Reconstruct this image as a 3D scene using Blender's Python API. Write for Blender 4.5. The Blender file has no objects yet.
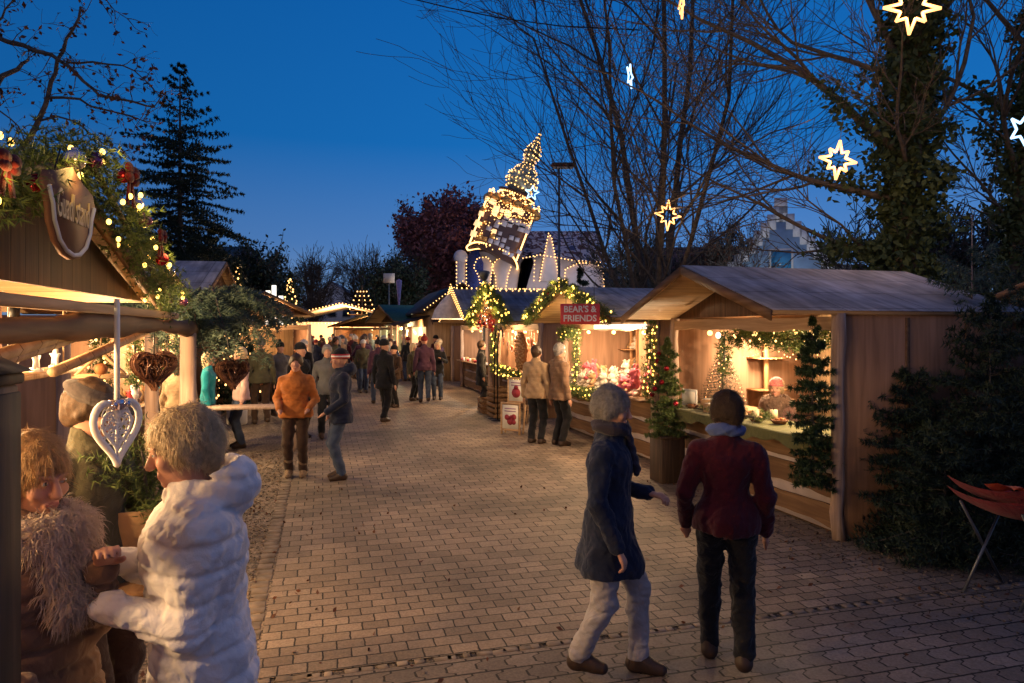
import bpy, math, random
import numpy as np
from mathutils import Vector, Matrix
random.seed(7); RNG = np.random.default_rng(7)
scn = bpy.context.scene
COL = scn.collection
PI = math.pi
F = 682.67; HZ = 330.0; CH = 2.0
# ------------------------------------------------------------------ street frame: a across, b along
TH = math.radians(15.5)
VV = np.array([math.cos(TH), math.sin(TH), 0.0]); UU = np.array([-math.sin(TH), math.cos(TH), 0.0])
def W(a, b, z=0.0): return Vector(tuple(VV*a + UU*b + np.array([0, 0, z])))
def at(px, py, Y): return Vector(((px-512)/F*Y, Y, CH-(py-HZ)/F*Y))
def AB(p): return (p[0]*VV[0]+p[1]*VV[1], p[0]*UU[0]+p[1]*UU[1])
ROT_R = -PI/2+TH      # things in the right row: local -Y faces the street
ROT_L = PI/2+TH       # things in the left row

# ------------------------------------------------------------------ mesh builder
class MB:
    def __init__(s): s.v=[]; s.f=[]; s.n=0
    def add(s, v, f, m=0):
        v=np.asarray(v,dtype=np.float64).reshape(-1,3)
        f=np.asarray(f,dtype=np.int64)
        if len(f)==0: return s
        s.v.append(v); s.f.append((f+s.n, m)); s.n+=len(v); return s
    def box(s, c, d, m=0, rot=None, mt=None):
        x,y,z=[q/2 for q in d]
        v=np.array([[-x,-y,-z],[x,-y,-z],[x,y,-z],[-x,y,-z],[-x,-y,z],[x,-y,z],[x,y,z],[-x,y,z]])
        if rot is not None: v=v@np.array(rot.to_matrix() if hasattr(rot,'to_matrix') else rot).T
        v=v+np.array(c)
        f=[[0,3,2,1],[4,5,6,7],[0,1,5,4],[1,2,6,5],[2,3,7,6],[3,0,4,7]]
        s.add(v,f,m); return s
    def bbox(s, c, d, bev=0.006, m=0, rot=None):   # box with chamfered edges
        x,y,z=[q/2 for q in d]; b=min(bev,x*.9,y*.9,z*.9)
        P=[]
        for sx in (-1,1):
            for sy in (-1,1):
                for sz in (-1,1):
                    P+= [[sx*x,sy*(y-b),sz*(z-b)],[sx*(x-b),sy*y,sz*(z-b)],[sx*(x-b),sy*(y-b),sz*z]]
        v=np.array(P)
        if rot is not None: v=v@np.array(rot).T
        v=v+np.array(c)
        def i(sx,sy,sz,k): return ((sx>0)*4+(sy>0)*2+(sz>0))*3+k
        q=[];t=[]
        for sx in (-1,1):
            g=[i(sx,-1,-1,0),i(sx,1,-1,0),i(sx,1,1,0),i(sx,-1,1,0)]; q.append(g if sx>0 else g[::-1])
            g=[i(-1,sx,-1,1),i(-1,sx,1,1),i(1,sx,1,1),i(1,sx,-1,1)]; q.append(g if sx>0 else g[::-1])
            g=[i(-1,-1,sx,2),i(1,-1,sx,2),i(1,1,sx,2),i(-1,1,sx,2)]; q.append(g if sx>0 else g[::-1])
        for a_ in (-1,1):
            for b_ in (-1,1):
                g=[i(-1,a_,b_,1),i(1,a_,b_,1),i(1,a_,b_,2),i(-1,a_,b_,2)]; q.append(g if a_*b_<0 else g[::-1])
                g=[i(a_,-1,b_,0),i(a_,1,b_,0),i(a_,1,b_,2),i(a_,-1,b_,2)]; q.append(g if a_*b_>0 else g[::-1])
                g=[i(a_,b_,-1,0),i(a_,b_,1,0),i(a_,b_,1,1),i(a_,b_,-1,1)]; q.append(g if a_*b_<0 else g[::-1])
                for c_ in (-1,1):
                    g=[i(a_,b_,c_,0),i(a_,b_,c_,1),i(a_,b_,c_,2)]; t.append(g if a_*b_*c_>0 else g[::-1])
        n0=s.n; s.add(v,q,m); s.f.append((np.array(t)+n0,m)); return s
    def tube(s, pts, rad, sides=6, m=0, caps=True):
        P=np.array([tuple(p) for p in pts],dtype=float); n=len(P)
        if n<2: return s
        R=np.full(n,rad,dtype=float) if np.isscalar(rad) else np.array(rad,dtype=float)
        T=np.zeros_like(P); T[1:-1]=P[2:]-P[:-2]; T[0]=P[1]-P[0]; T[-1]=P[-1]-P[-2]
        T/= (np.linalg.norm(T,axis=1,keepdims=True)+1e-12)
        ref=np.array([0,0,1.0]) if abs(T[0][2])<.9 else np.array([1.0,0,0])
        A=np.cross(T[0],ref); A/=np.linalg.norm(A)
        ang=np.arange(sides)*2*PI/sides; V=[]
        for i in range(n):
            A=A-T[i]*A.dot(T[i]); A/= (np.linalg.norm(A)+1e-12); B=np.cross(T[i],A)
            V.append(P[i]+R[i]*(np.cos(ang)[:,None]*A+np.sin(ang)[:,None]*B))
        V=np.concatenate(V); k=np.arange(sides); k2=(k+1)%sides; Fq=[]
        for i in range(n-1):
            Fq.append(np.stack([i*sides+k,i*sides+k2,(i+1)*sides+k2,(i+1)*sides+k],1))
        n0=s.n; s.add(V,np.concatenate(Fq),m)
        if caps and sides>=3:
            s.f.append((np.array([list(range(sides))[::-1]])+n0,m)); s.f.append((np.array([list(range(sides))])+n0+(n-1)*sides,m))
        return s
    def lathe(s, prof, sides=16, m=0, c=(0,0,0)):
        pr=np.array(prof,dtype=float); ang=np.arange(sides)*2*PI/sides; V=[]
        for r,z in pr: V.append(np.stack([r*np.cos(ang),r*np.sin(ang),np.full(sides,z)],1))
        V=np.concatenate(V)+np.array(c); k=np.arange(sides); k2=(k+1)%sides
        Fq=[np.stack([i*sides+k,i*sides+k2,(i+1)*sides+k2,(i+1)*sides+k],1) for i in range(len(pr)-1)]
        return s.add(V,np.concatenate(Fq),m)
    def ball(s, c, r, seg=10, rings=7, m=0):
        r=np.array([r,r,r]) if np.isscalar(r) else np.array(r)
        prof=[(max(1e-4,math.sin(PI*i/rings)),-math.cos(PI*i/rings)) for i in range(rings+1)]
        pr=np.array(prof); ang=np.arange(seg)*2*PI/seg; V=[]
        for q,z in pr: V.append(np.stack([q*np.cos(ang),q*np.sin(ang),np.full(seg,z)],1))
        V=np.concatenate(V)*r+np.array(c); k=np.arange(seg); k2=(k+1)%seg
        Fq=[np.stack([i*seg+k,i*seg+k2,(i+1)*seg+k2,(i+1)*seg+k],1) for i in range(rings)]
        return s.add(V,np.concatenate(Fq),m)
    def prism(s, poly, y0, y1, m=0, axis='y'):
        """poly in (x,z), extruded along y (axis 'y'); axis 'x': poly in (y,z) along x; axis 'z': poly (x,y) along z"""
        n=len(poly); P=np.array(poly,dtype=float)
        def mk(q):
            o=np.full(n,q)
            if axis=='y': return np.stack([P[:,0],o,P[:,1]],1)
            if axis=='x': return np.stack([o,P[:,0],P[:,1]],1)
            return np.stack([P[:,0],P[:,1],o],1)
        V=np.concatenate([mk(y0),mk(y1)]); n0=s.n
        q=[[i,(i+1)%n,n+(i+1)%n,n+i] for i in range(n)]
        s.add(V,q,m); s.f.append((np.array([list(range(n))[::-1]])+n0,m)); s.f.append((np.array([list(range(n,2*n))])+n0,m)); return s
    def grid(s, fn, nu, nv, m=0):
        V=[];
        for i in range(nu+1):
            for j in range(nv+1): V.append(fn(i/nu,j/nv))
        q=[[i*(nv+1)+j,(i+1)*(nv+1)+j,(i+1)*(nv+1)+j+1,i*(nv+1)+j+1] for i in range(nu) for j in range(nv)]
        return s.add(V,q,m)
    def build(s, name, mats, parent=None, smooth=False, fix=False):
        me=bpy.data.meshes.new(name)
        if s.n:
            V=np.concatenate(s.v); nl=sum(f.size for f,_ in s.f); npoly=sum(len(f) for f,_ in s.f)
            loops=np.concatenate([f.ravel() for f,_ in s.f])
            tot=np.concatenate([np.full(len(f),f.shape[1]) for f,_ in s.f])
            mi=np.concatenate([np.full(len(f),m) if np.isscalar(m) else m for f,m in s.f])
            st=np.concatenate([[0],np.cumsum(tot)[:-1]])
            me.vertices.add(len(V)); me.vertices.foreach_set('co',V.astype(np.float32).ravel())
            me.loops.add(nl); me.loops.foreach_set('vertex_index',loops.astype(np.int32))
            me.polygons.add(npoly); me.polygons.foreach_set('loop_start',st.astype(np.int32))
            me.polygons.foreach_set('material_index',mi.astype(np.int32))
            if smooth: me.polygons.foreach_set('use_smooth',np.ones(npoly,dtype=bool))
            me.update(calc_edges=True); me.validate()
            if fix:
                import bmesh
                bm=bmesh.new(); bm.from_mesh(me); bmesh.ops.recalc_face_normals(bm,faces=bm.faces); bm.to_mesh(me); bm.free()
        for mm in (mats if isinstance(mats,(list,tuple)) else [mats]): me.materials.append(mm)
        return link(name, me, parent)
def link(name, data, parent=None):
    o=bpy.data.objects.new(name,data); COL.objects.link(o)
    if parent is not None: o.parent=parent
    return o
def tag(o, label=None, cat=None, group=None, kind=None):
    if label: o['label']=label
    if cat: o['category']=cat
    if group: o['group']=group
    if kind: o['kind']=kind
    return o
def empty(name, loc, rz=0, label=None, cat=None, group=None, rot=None):
    o=bpy.data.objects.new(name,None); COL.objects.link(o); o.location=loc
    o.rotation_euler=rot if rot else (0,0,rz); o.empty_display_size=.2
    return tag(o,label,cat,group)
def copy_tree(o, parent=None):
    c=o.copy(); COL.objects.link(c)
    if parent is not None: c.parent=parent
    for ch in list(o.children): copy_tree(ch,c)
    return c
# ------------------------------------------------------------------ materials
def newmat(name):
    m=bpy.data.materials.new(name); m.use_nodes=True
    nt=m.node_tree; b=nt.nodes['Principled BSDF']; return m,nt,b
def N(nt,t,**k):
    n=nt.nodes.new(t)
    for a,v in k.items(): setattr(n,a,v)
    return n
def ramp(nt,fac,cols,pos=None):
    r=N(nt,'ShaderNodeValToRGB'); nt.links.new(fac,r.inputs[0]); e=r.color_ramp.elements
    n=len(cols); pos=pos or [i/(n-1) for i in range(n)]
    while len(e)<n: e.new(.5)
    for i in range(n): e[i].position=pos[i]; e[i].color=(*cols[i],1)
    return r.outputs[0]
def bump(nt,b,h,s=.3,d=.01):
    u=N(nt,'ShaderNodeBump'); u.inputs['Strength'].default_value=s; u.inputs['Distance'].default_value=d
    nt.links.new(h,u.inputs['Height']); nt.links.new(u.outputs[0],b.inputs['Normal'])
def M_plain(name,c,rough=.7,var=.18,scale=8,metal=0,bm=.15,bd=.004,spec=.3,coat=0):
    m,nt,b=newmat(name); tc=N(nt,'ShaderNodeTexCoord'); no=N(nt,'ShaderNodeTexNoise'); no.inputs['Scale'].default_value=scale; no.inputs['Detail'].default_value=6
    nt.links.new(tc.outputs['Object'],no.inputs['Vector'])
    lo=tuple(x*(1-var) for x in c); hi=tuple(min(1,x*(1+var)) for x in c)
    nt.links.new(ramp(nt,no.outputs['Fac'],[lo,hi],[.3,.7]),b.inputs['Base Color'])
    b.inputs['Roughness'].default_value=rough; b.inputs['Metallic'].default_value=metal; b.inputs['Specular IOR Level'].default_value=spec
    if coat: b.inputs['Coat Weight'].default_value=coat
    n2=N(nt,'ShaderNodeTexNoise'); n2.inputs['Scale'].default_value=scale*6; n2.inputs['Detail'].default_value=4; nt.links.new(tc.outputs['Object'],n2.inputs['Vector'])
    if bm: bump(nt,b,n2.outputs['Fac'],bm,bd)
    return m
def M_fabric(name,c,rough=.9,var=.2,weave=260,fold=.6):
    m,nt,b=newmat(name); tc=N(nt,'ShaderNodeTexCoord'); no=N(nt,'ShaderNodeTexNoise'); no.inputs['Scale'].default_value=5; no.inputs['Detail'].default_value=5; no.inputs['Distortion'].default_value=.8
    nt.links.new(tc.outputs['Object'],no.inputs['Vector'])
    lo=tuple(x*(1-var) for x in c); hi=tuple(min(1,x*(1+var)) for x in c)
    nt.links.new(ramp(nt,no.outputs['Fac'],[lo,hi],[.3,.7]),b.inputs['Base Color'])
    b.inputs['Roughness'].default_value=rough; b.inputs['Specular IOR Level'].default_value=.2; b.inputs['Sheen Weight'].default_value=.15
    n2=N(nt,'ShaderNodeTexNoise'); n2.inputs['Scale'].default_value=11; n2.inputs['Detail'].default_value=3; n2.inputs['Distortion'].default_value=1.5
    nt.links.new(tc.outputs['Object'],n2.inputs['Vector'])
    n3=N(nt,'ShaderNodeTexNoise'); n3.inputs['Scale'].default_value=weave; nt.links.new(tc.outputs['Object'],n3.inputs['Vector'])
    ad=N(nt,'ShaderNodeMath',operation='MULTIPLY_ADD'); nt.links.new(n3.outputs['Fac'],ad.inputs[0]); ad.inputs[1].default_value=.12; nt.links.new(n2.outputs['Fac'],ad.inputs[2])
    bump(nt,b,ad.outputs[0],fold,.02); return m
def M_wood(name,c1,c2,axis='Z',plank=0.0,rough=.7,scale=1.0,pax='X',knots=True):
    """grain runs along axis; plank = board width along pax (0: none)"""
    m,nt,b=newmat(name); tc=N(nt,'ShaderNodeTexCoord'); mp=N(nt,'ShaderNodeMapping')
    s=[14*scale]*3; s['XYZ'.index(axis)]=.9*scale; mp.inputs['Scale'].default_value=s
    nt.links.new(tc.outputs['Object'],mp.inputs[0]); no=N(nt,'ShaderNodeTexNoise'); no.inputs['Scale'].default_value=1.6; no.inputs['Detail'].default_value=8; no.inputs['Distortion'].default_value=.6
    vec=mp.outputs[0]
    sep=N(nt,'ShaderNodeSeparateXYZ'); nt.links.new(tc.outputs['Object'],sep.inputs[0])
    colfac=None
    if plank:
        dv=N(nt,'ShaderNodeMath',operation='DIVIDE'); nt.links.new(sep.outputs[pax],dv.inputs[0]); dv.inputs[1].default_value=plank
        fl=N(nt,'ShaderNodeMath',operation='FLOOR'); nt.links.new(dv.outputs[0],fl.inputs[0])
        wn=N(nt,'ShaderNodeTexWhiteNoise',noise_dimensions='1D'); nt.links.new(fl.outputs[0],wn.inputs['W'])
        va=N(nt,'ShaderNodeVectorMath',operation='MULTIPLY_ADD'); nt.links.new(wn.outputs['Color'],va.inputs[0]); va.inputs[1].default_value=(9,9,9); nt.links.new(mp.outputs[0],va.inputs[2]); vec=va.outputs[0]
        fr=N(nt,'ShaderNodeMath',operation='FRACT'); nt.links.new(dv.outputs[0],fr.inputs[0])
        pp=N(nt,'ShaderNodeMath',operation='PINGPONG'); nt.links.new(fr.outputs[0],pp.inputs[0]); pp.inputs[1].default_value=.5
        gp=N(nt,'ShaderNodeMapRange'); nt.links.new(pp.outputs[0],gp.inputs[0]); gp.inputs[1].default_value=0; gp.inputs[2].default_value=.035
        colfac=(wn.outputs['Value'],gp.outputs[0])
    nt.links.new(vec,no.inputs['Vector'])
    col=ramp(nt,no.outputs['Fac'],[tuple(x*.72 for x in c1),c1,c2],[.25,.48,.75])
    if colfac:
        mx=N(nt,'ShaderNodeMix',data_type='RGBA',blend_type='MULTIPLY'); mx.inputs[0].default_value=.45
        nt.links.new(col,mx.inputs[6]); r=ramp(nt,colfac[0],[(.62,.6,.6),(1.12,1.1,1.05)]); nt.links.new(r,mx.inputs[7])
        m2=N(nt,'ShaderNodeMix',data_type='RGBA',blend_type='MULTIPLY'); m2.inputs[0].default_value=1
        nt.links.new(mx.outputs[2],m2.inputs[6]); nt.links.new(ramp(nt,colfac[1],[(.25,.2,.17),(1,1,1)]),m2.inputs[7]); col=m2.outputs[2]
    nt.links.new(col,b.inputs['Base Color']); b.inputs['Roughness'].default_value=rough; b.inputs['Specular IOR Level'].default_value=.3
    if colfac:
        ad=N(nt,'ShaderNodeMath',operation='MULTIPLY_ADD'); nt.links.new(colfac[1],ad.inputs[0]); ad.inputs[1].default_value=1.2; nt.links.new(no.outputs['Fac'],ad.inputs[2]); bump(nt,b,ad.outputs[0],.5,.006)
    else: bump(nt,b,no.outputs['Fac'],.4,.006)
    return m
def M_emit(name,c,s,base=None):
    m,nt,b=newmat(name); b.inputs['Base Color'].default_value=(*(base or c),1); b.inputs['Emission Color'].default_value=(*c,1); b.inputs['Emission Strength'].default_value=s
    b.inputs['Roughness'].default_value=.4
    m.cycles.emission_sampling='NONE'; return m
def M_leaf(name,c1,c2,rough=.55,scale=3):
    m,nt,b=newmat(name); g=N(nt,'ShaderNodeNewGeometry'); tc=N(nt,'ShaderNodeTexCoord'); no=N(nt,'ShaderNodeTexNoise'); no.inputs['Scale'].default_value=scale
    nt.links.new(tc.outputs['Object'],no.inputs['Vector'])
    ad=N(nt,'ShaderNodeMath',operation='MULTIPLY_ADD'); nt.links.new(g.outputs['Random Per Island'],ad.inputs[0]); ad.inputs[1].default_value=.5; nt.links.new(no.outputs['Fac'],ad.inputs[2])
    mid=tuple((a+b_)/2 for a,b_ in zip(c1,c2))
    nt.links.new(ramp(nt,ad.outputs[0],[c1,mid,c2],[.35,.7,1]),b.inputs['Base Color']); b.inputs['Roughness'].default_value=rough; b.inputs['Specular IOR Level'].default_value=.25
    return m
# palette
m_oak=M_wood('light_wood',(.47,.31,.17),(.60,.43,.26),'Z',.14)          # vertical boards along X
m_oak_y=M_wood('light_wood_side',(.40,.21,.10),(.52,.31,.15),'Z',.14,pax='Y')
m_soff=M_wood('soffit_wood',(.48,.30,.15),(.62,.42,.24),'Y',.16)
m_brown=M_wood('brown_wood',(.16,.085,.04),(.26,.15,.075),'X',0)
m_brownv=M_wood('brown_boards',(.10,.05,.026),(.17,.09,.045),'Z',.12)
m_dark=M_wood('dark_wood',(.05,.032,.022),(.1,.06,.04),'Z',0)
m_log=M_wood('pale_log',(.36,.25,.19),(.55,.42,.34),'Z',0,scale=1.3)
m_beam=M_wood('beam_wood',(.40,.25,.14),(.56,.38,.24),'X',0)
m_backing=M_plain('pale_backing',(.60,.50,.47),.8,.1,6)
def M_felt(name,c):
    m=M_plain(name,c,.85,.35,2.6,bm=.5,bd=.01); nt=m.node_tree; b=nt.nodes['Principled BSDF']; src=b.inputs['Base Color'].links[0].from_socket
    tc=N(nt,'ShaderNodeTexCoord'); br=N(nt,'ShaderNodeTexBrick'); nt.links.new(tc.outputs['Object'],br.inputs['Vector']); br.inputs['Scale'].default_value=1; br.inputs['Brick Width'].default_value=.52; br.inputs['Row Height'].default_value=1.02; br.offset=.0
    br.inputs['Mortar Size'].default_value=.008; br.inputs['Mortar Smooth'].default_value=.3; br.inputs['Color1'].default_value=(1,1,1,1); br.inputs['Color2'].default_value=(.8,.82,.85,1); br.inputs['Mortar'].default_value=(.35,.35,.38,1)
    st=N(nt,'ShaderNodeTexNoise'); mp=N(nt,'ShaderNodeMapping'); mp.inputs['Scale'].default_value=(1.2,7,1.2); nt.links.new(tc.outputs['Object'],mp.inputs[0]); nt.links.new(mp.outputs[0],st.inputs['Vector']); st.inputs['Scale'].default_value=1.5; st.inputs['Detail'].default_value=5
    m1=N(nt,'ShaderNodeMix',data_type='RGBA',blend_type='MULTIPLY'); m1.inputs[0].default_value=.9; nt.links.new(src,m1.inputs[6]); nt.links.new(br.outputs['Color'],m1.inputs[7])
    m2=N(nt,'ShaderNodeMix',data_type='RGBA',blend_type='MULTIPLY'); m2.inputs[0].default_value=.8; nt.links.new(m1.outputs[2],m2.inputs[6]); nt.links.new(ramp(nt,st.outputs['Fac'],[(.6,.6,.62),(1.35,1.35,1.4)],[.3,.7]),m2.inputs[7]); nt.links.new(m2.outputs[2],b.inputs['Base Color']); return m
m_felt=M_felt('roof_felt',(.34,.33,.36))
m_feltb=M_felt('dark_blue_felt',(.11,.15,.24))
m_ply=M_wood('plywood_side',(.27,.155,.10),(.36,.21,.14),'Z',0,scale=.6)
m_snow=M_plain('frost',(.6,.6,.65),.8,.1,9)
m_black=M_plain('black_metal',(.02,.02,.022),.45,.1,9,metal=.6)
m_grey=M_plain('grey_metal',(.16,.17,.18),.4,.15,9,metal=.7)
m_white=M_plain('white_paint',(.75,.74,.72),.6,.06,7)
m_paper=M_plain('paper',(.72,.68,.62),.8,.05,12)
m_ink=M_plain('ink',(.05,.045,.05),.8,.05,12)
m_cloth_g=M_fabric('moss_cloth',(.12,.12,.04))
m_needle=M_leaf('fir_needles',(.012,.03,.012),(.05,.085,.035))
m_needled=M_leaf('dark_fir_needles',(.010,.026,.018),(.035,.055,.036))
m_needleg=M_leaf('garland_needles',(.045,.085,.028),(.13,.17,.05))
m_blueneedle=M_leaf('blue_fir_needles',(.045,.085,.07),(.12,.17,.13))
m_ivy=M_leaf('ivy_leaves',(.05,.08,.03),(.14,.17,.06))
m_drift=M_leaf('dead_leaves',(.05,.02,.012),(.14,.055,.03))
m_redleaf=M_leaf('red_leaves',(.16,.06,.07),(.34,.14,.14))
m_bark=M_plain('bark',(.105,.09,.078),.9,.4,9,bm=.8,bd=.02)
m_barkl=M_plain('pale_bark',(.20,.15,.105),.9,.35,9,bm=.8,bd=.02)
m_bulb=M_emit('warm_bulb',(1,.52,.16),4.5)
m_bulby=M_emit('yellow_bulb',(1,.58,.10),6)
m_bulbw=M_emit('white_bulb',(.75,.87,1),14)
m_far=M_emit('fairy_light',(1,.52,.2),4)
m_tube=M_emit('light_tube',(1,.74,.42),10)
m_win=M_emit('lit_panel',(1,.60,.28),1.3)
m_winw=M_emit('white_lit_panel',(1,.93,.78),1.6)
m_red=M_plain('red_paint',(.42,.035,.04),.5,.1,9)
m_pink=M_fabric('pink_plush',(.62,.12,.16),weave=500)
m_plush=M_fabric('white_plush',(.5,.43,.36),weave=500)
m_tan=M_fabric('tan_plush',(.4,.24,.12),weave=500)
m_wicker=M_wood('wicker',(.12,.05,.03),(.3,.15,.08),'X',0,scale=2)
m_ginger=M_plain('gingerbread',(.30,.12,.045),.7,.2,16)
m_skin=M_plain('skin',(.52,.27,.19),.55,.12,14,bm=.1,bd=.002)
m_lip=M_plain('lips',(.42,.16,.13),.5,.1,14)
m_eyew=M_plain('eye_white',(.42,.40,.38),.3,.03,14)
m_iris=M_plain('iris',(.03,.025,.02),.2,.1,14)
# ------------------------------------------------------------------ signed-distance modelling for bodies, clothes, toys
def strands(parent,C,n,L,wd,lift,mat,name,center=None):
    V,Q=C.mesh(); g=np.stack(np.gradient(C.d),-1)
    P=V[RNG.integers(0,len(V),n)]+RNG.normal(size=(n,3))*.002; ix=np.clip(((P-C.lo)/C.h).round().astype(int),1,np.array(C.d.shape)-2); Nn=g[ix[:,0],ix[:,1],ix[:,2]]; Nn/=np.linalg.norm(Nn,axis=1,keepdims=True)+1e-9
    dn=np.tile(np.array([0,.15,-1.0]),(n,1))+RNG.normal(size=(n,3))*.35; dn-=Nn*(dn*Nn).sum(1,keepdims=True); dn/=np.linalg.norm(dn,axis=1,keepdims=True)+1e-9
    S=np.cross(dn,Nn); S/=np.linalg.norm(S,axis=1,keepdims=True)+1e-9; l=L*RNG.uniform(.5,1.2,(n,1)); pts=[]; p=P.copy(); d=dn+Nn*lift
    for k in range(4):
        pts.append(p.copy()); p=p+d*l/3; d=d-Nn*(.12 if lift<.5 else .35)+np.array([0,0,-.05 if lift<.5 else -.3])
    W_=[wd,wd,wd*.7,wd*.15]; Vv=np.stack([q for k in range(4) for q in (pts[k]-S*W_[k],pts[k]+S*W_[k])],1).reshape(-1,3); o8=np.arange(n)*8
    F_=np.concatenate([np.stack([o8+2*k,o8+2*k+1,o8+2*k+3,o8+2*k+2],1) for k in range(3)]); mb=MB(); mb.add(Vv,F_)
    return mb.build(name,mat,parent)
class SDF:
    def __init__(s, lo, hi, h):
        s.lo=np.array(lo,float); s.h=h; n=np.ceil((np.array(hi)-s.lo)/h).astype(int)+1; s.n=n
        s.d=np.full(tuple(n),1.0,dtype=np.float32)
        s.ax=[(s.lo[i]+np.arange(n[i])*h).astype(np.float32) for i in range(3)]
    def _sub(s,lo,hi):
        a=np.clip(np.floor((np.array(lo)-s.lo)/s.h).astype(int),0,s.n-1); b=np.clip(np.ceil((np.array(hi)-s.lo)/s.h).astype(int)+1,1,s.n)
        if np.any(b<=a): return None
        sl=tuple(slice(a[i],b[i]) for i in range(3)); X,Y,Z=np.meshgrid(s.ax[0][sl[0]],s.ax[1][sl[1]],s.ax[2][sl[2]],indexing='ij',sparse=True)
        return sl,X,Y,Z
    def _mix(s,sl,e,k,sub):
        d=s.d[sl]
        if sub:
            h=np.clip(.5-.5*(d+e)/k,0,1); s.d[sl]=d+(-e-d)*h+k*h*(1-h)
        else:
            h=np.clip(.5+.5*(d-e)/k,0,1); s.d[sl]=d+(e-d)*h-k*h*(1-h)
    def cap(s,p,q,r0,r1,k=.02,sub=False,flat=None,quilt=None):
        p=np.array(p,float); q=np.array(q,float); r=max(r0,r1)+k+s.h*2+(.02 if quilt else 0)
        if flat is not None: r=r*1.0
        z=s._sub(np.minimum(p,q)-r,np.maximum(p,q)+r)
        if z is None: return s
        sl,X,Y,Z=z; ba=q-p; L2=max(ba.dot(ba),1e-9)
        px,py,pz=X-p[0],Y-p[1],Z-p[2]
        t=np.clip((px*ba[0]+py*ba[1]+pz*ba[2])/L2,0,1)
        dx,dy,dz=px-ba[0]*t,py-ba[1]*t,pz-ba[2]*t
        if flat is not None:   # flat=(axis unit, factor>1 flattens along that axis)
            ax,fc=flat; c=dx*ax[0]+dy*ax[1]+dz*ax[2]; dx=dx+c*ax[0]*(fc-1); dy=dy+c*ax[1]*(fc-1); dz=dz+c*ax[2]*(fc-1)
        rr=r0+(r1-r0)*t
        if quilt: rr=rr+quilt[1]*np.abs(np.sin(PI*t*math.sqrt(L2)/quilt[0]))**.6
        e=np.sqrt(dx*dx+dy*dy+dz*dz)-rr
        if flat is not None: e=e/1.0
        s._mix(sl,e.astype(np.float32),k,sub); return s
    def ell(s,c,r,k=.02,sub=False,rot=None):
        c=np.array(c,float); r=np.array(r,float); R=r.max()+k+s.h*2
        z=s._sub(c-R,c+R)
        if z is None: return s
        sl,X,Y,Z=z; x,y,zz=X-c[0],Y-c[1],Z-c[2]
        if rot is not None:
            m=np.array(rot).T; x,y,zz=(m[0,0]*x+m[0,1]*y+m[0,2]*zz),(m[1,0]*x+m[1,1]*y+m[1,2]*zz),(m[2,0]*x+m[2,1]*y+m[2,2]*zz)
        k0=np.sqrt((x/r[0])**2+(y/r[1])**2+(zz/r[2])**2); k1=np.sqrt((x/r[0]**2)**2+(y/r[1]**2)**2+(zz/r[2]**2)**2)+1e-9
        e=k0*(k0-1)/k1; e=np.where(k0<.2,-r.min()*.8,e)
        s._mix(sl,e.astype(np.float32),k,sub); return s
    def cut(s,pt,nrm):   # remove half space on +nrm side
        nrm=np.array(nrm,float); nrm/=np.linalg.norm(nrm); X,Y,Z=np.meshgrid(*s.ax,indexing='ij',sparse=True)
        e=(X-pt[0])*nrm[0]+(Y-pt[1])*nrm[1]+(Z-pt[2])*nrm[2]; s.d=np.maximum(s.d,e.astype(np.float32)); return s
    def disp(s,fn):
        X,Y,Z=np.meshgrid(*s.ax,indexing='ij',sparse=True); s.d=(s.d+fn(X,Y,Z)).astype(np.float32); return s
    def mesh(s):
        d=s.d; d[0],d[-1],d[:,0],d[:,-1],d[:,:,0],d[:,:,-1]=1,1,1,1,1,1
        g=d<0; nx,ny,nz=[n-1 for n in g.shape]
        cnt=np.zeros((nx,ny,nz),np.int8)
        for i in (0,1):
            for j in (0,1):
                for k in (0,1): cnt+=g[i:i+nx,j:j+ny,k:k+nz]
        I,J,K=np.nonzero((cnt>0)&(cnt<8)); idx=np.full((nx,ny,nz),-1,np.int64); idx[I,J,K]=np.arange(len(I))
        acc=np.zeros((len(I),3)); num=np.zeros(len(I))
        cs=[(i,j,k) for i in (0,1) for j in (0,1) for k in (0,1)]
        for a in cs:
            for ax in range(3):
                if a[ax]==0:
                    b=list(a); b[ax]=1
                    da=d[I+a[0],J+a[1],K+a[2]]; db=d[I+b[0],J+b[1],K+b[2]]; mk=(da<0)!=(db<0)
                    t=np.where(mk,da/(da-db+1e-12),0); pos=np.array(a,float)[None,:]+np.zeros((len(I),3)); pos[:,ax]+=t
                    acc+=pos*mk[:,None]; num+=mk
        V=(np.stack([I,J,K],1)+acc/num[:,None])*s.h+s.lo
        Fs=[]
        for ax in range(3):
            a0=g.take(range(0,g.shape[ax]-1),ax); a1=g.take(range(1,g.shape[ax]),ax)
            E=np.stack(np.nonzero(a0!=a1),1); o1,o2=[(1,2),(2,0),(0,1)][ax]
            E=E[(E[:,o1]>0)&(E[:,o2]>0)&(E[:,o1]<[nx,ny,nz][o1])&(E[:,o2]<[nx,ny,nz][o2])]
            def cell(u,v):
                c=E.copy(); c[:,o1]-=u; c[:,o2]-=v; return idx[c[:,0],c[:,1],c[:,2]]
            q=np.stack([cell(1,1),cell(0,1),cell(0,0),cell(1,0)],1)
            ins=a0[E[:,0],E[:,1],E[:,2]]; q=np.where(ins[:,None],q,q[:,::-1]); Fs.append(q)
        Q=np.concatenate(Fs); Q=Q[(Q>=0).all(1)]; return V,Q
    def obj(s,name,mats,parent,matfn=None):
        V,Q=s.mesh(); mb=MB(); mi=0
        if matfn is not None: mi=matfn(V[Q].mean(1))
        mb.add(V,Q,0)
        if matfn is not None: mb.f[-1]=(mb.f[-1][0],mi)
        return mb.build(name,mats,parent,smooth=True)

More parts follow.
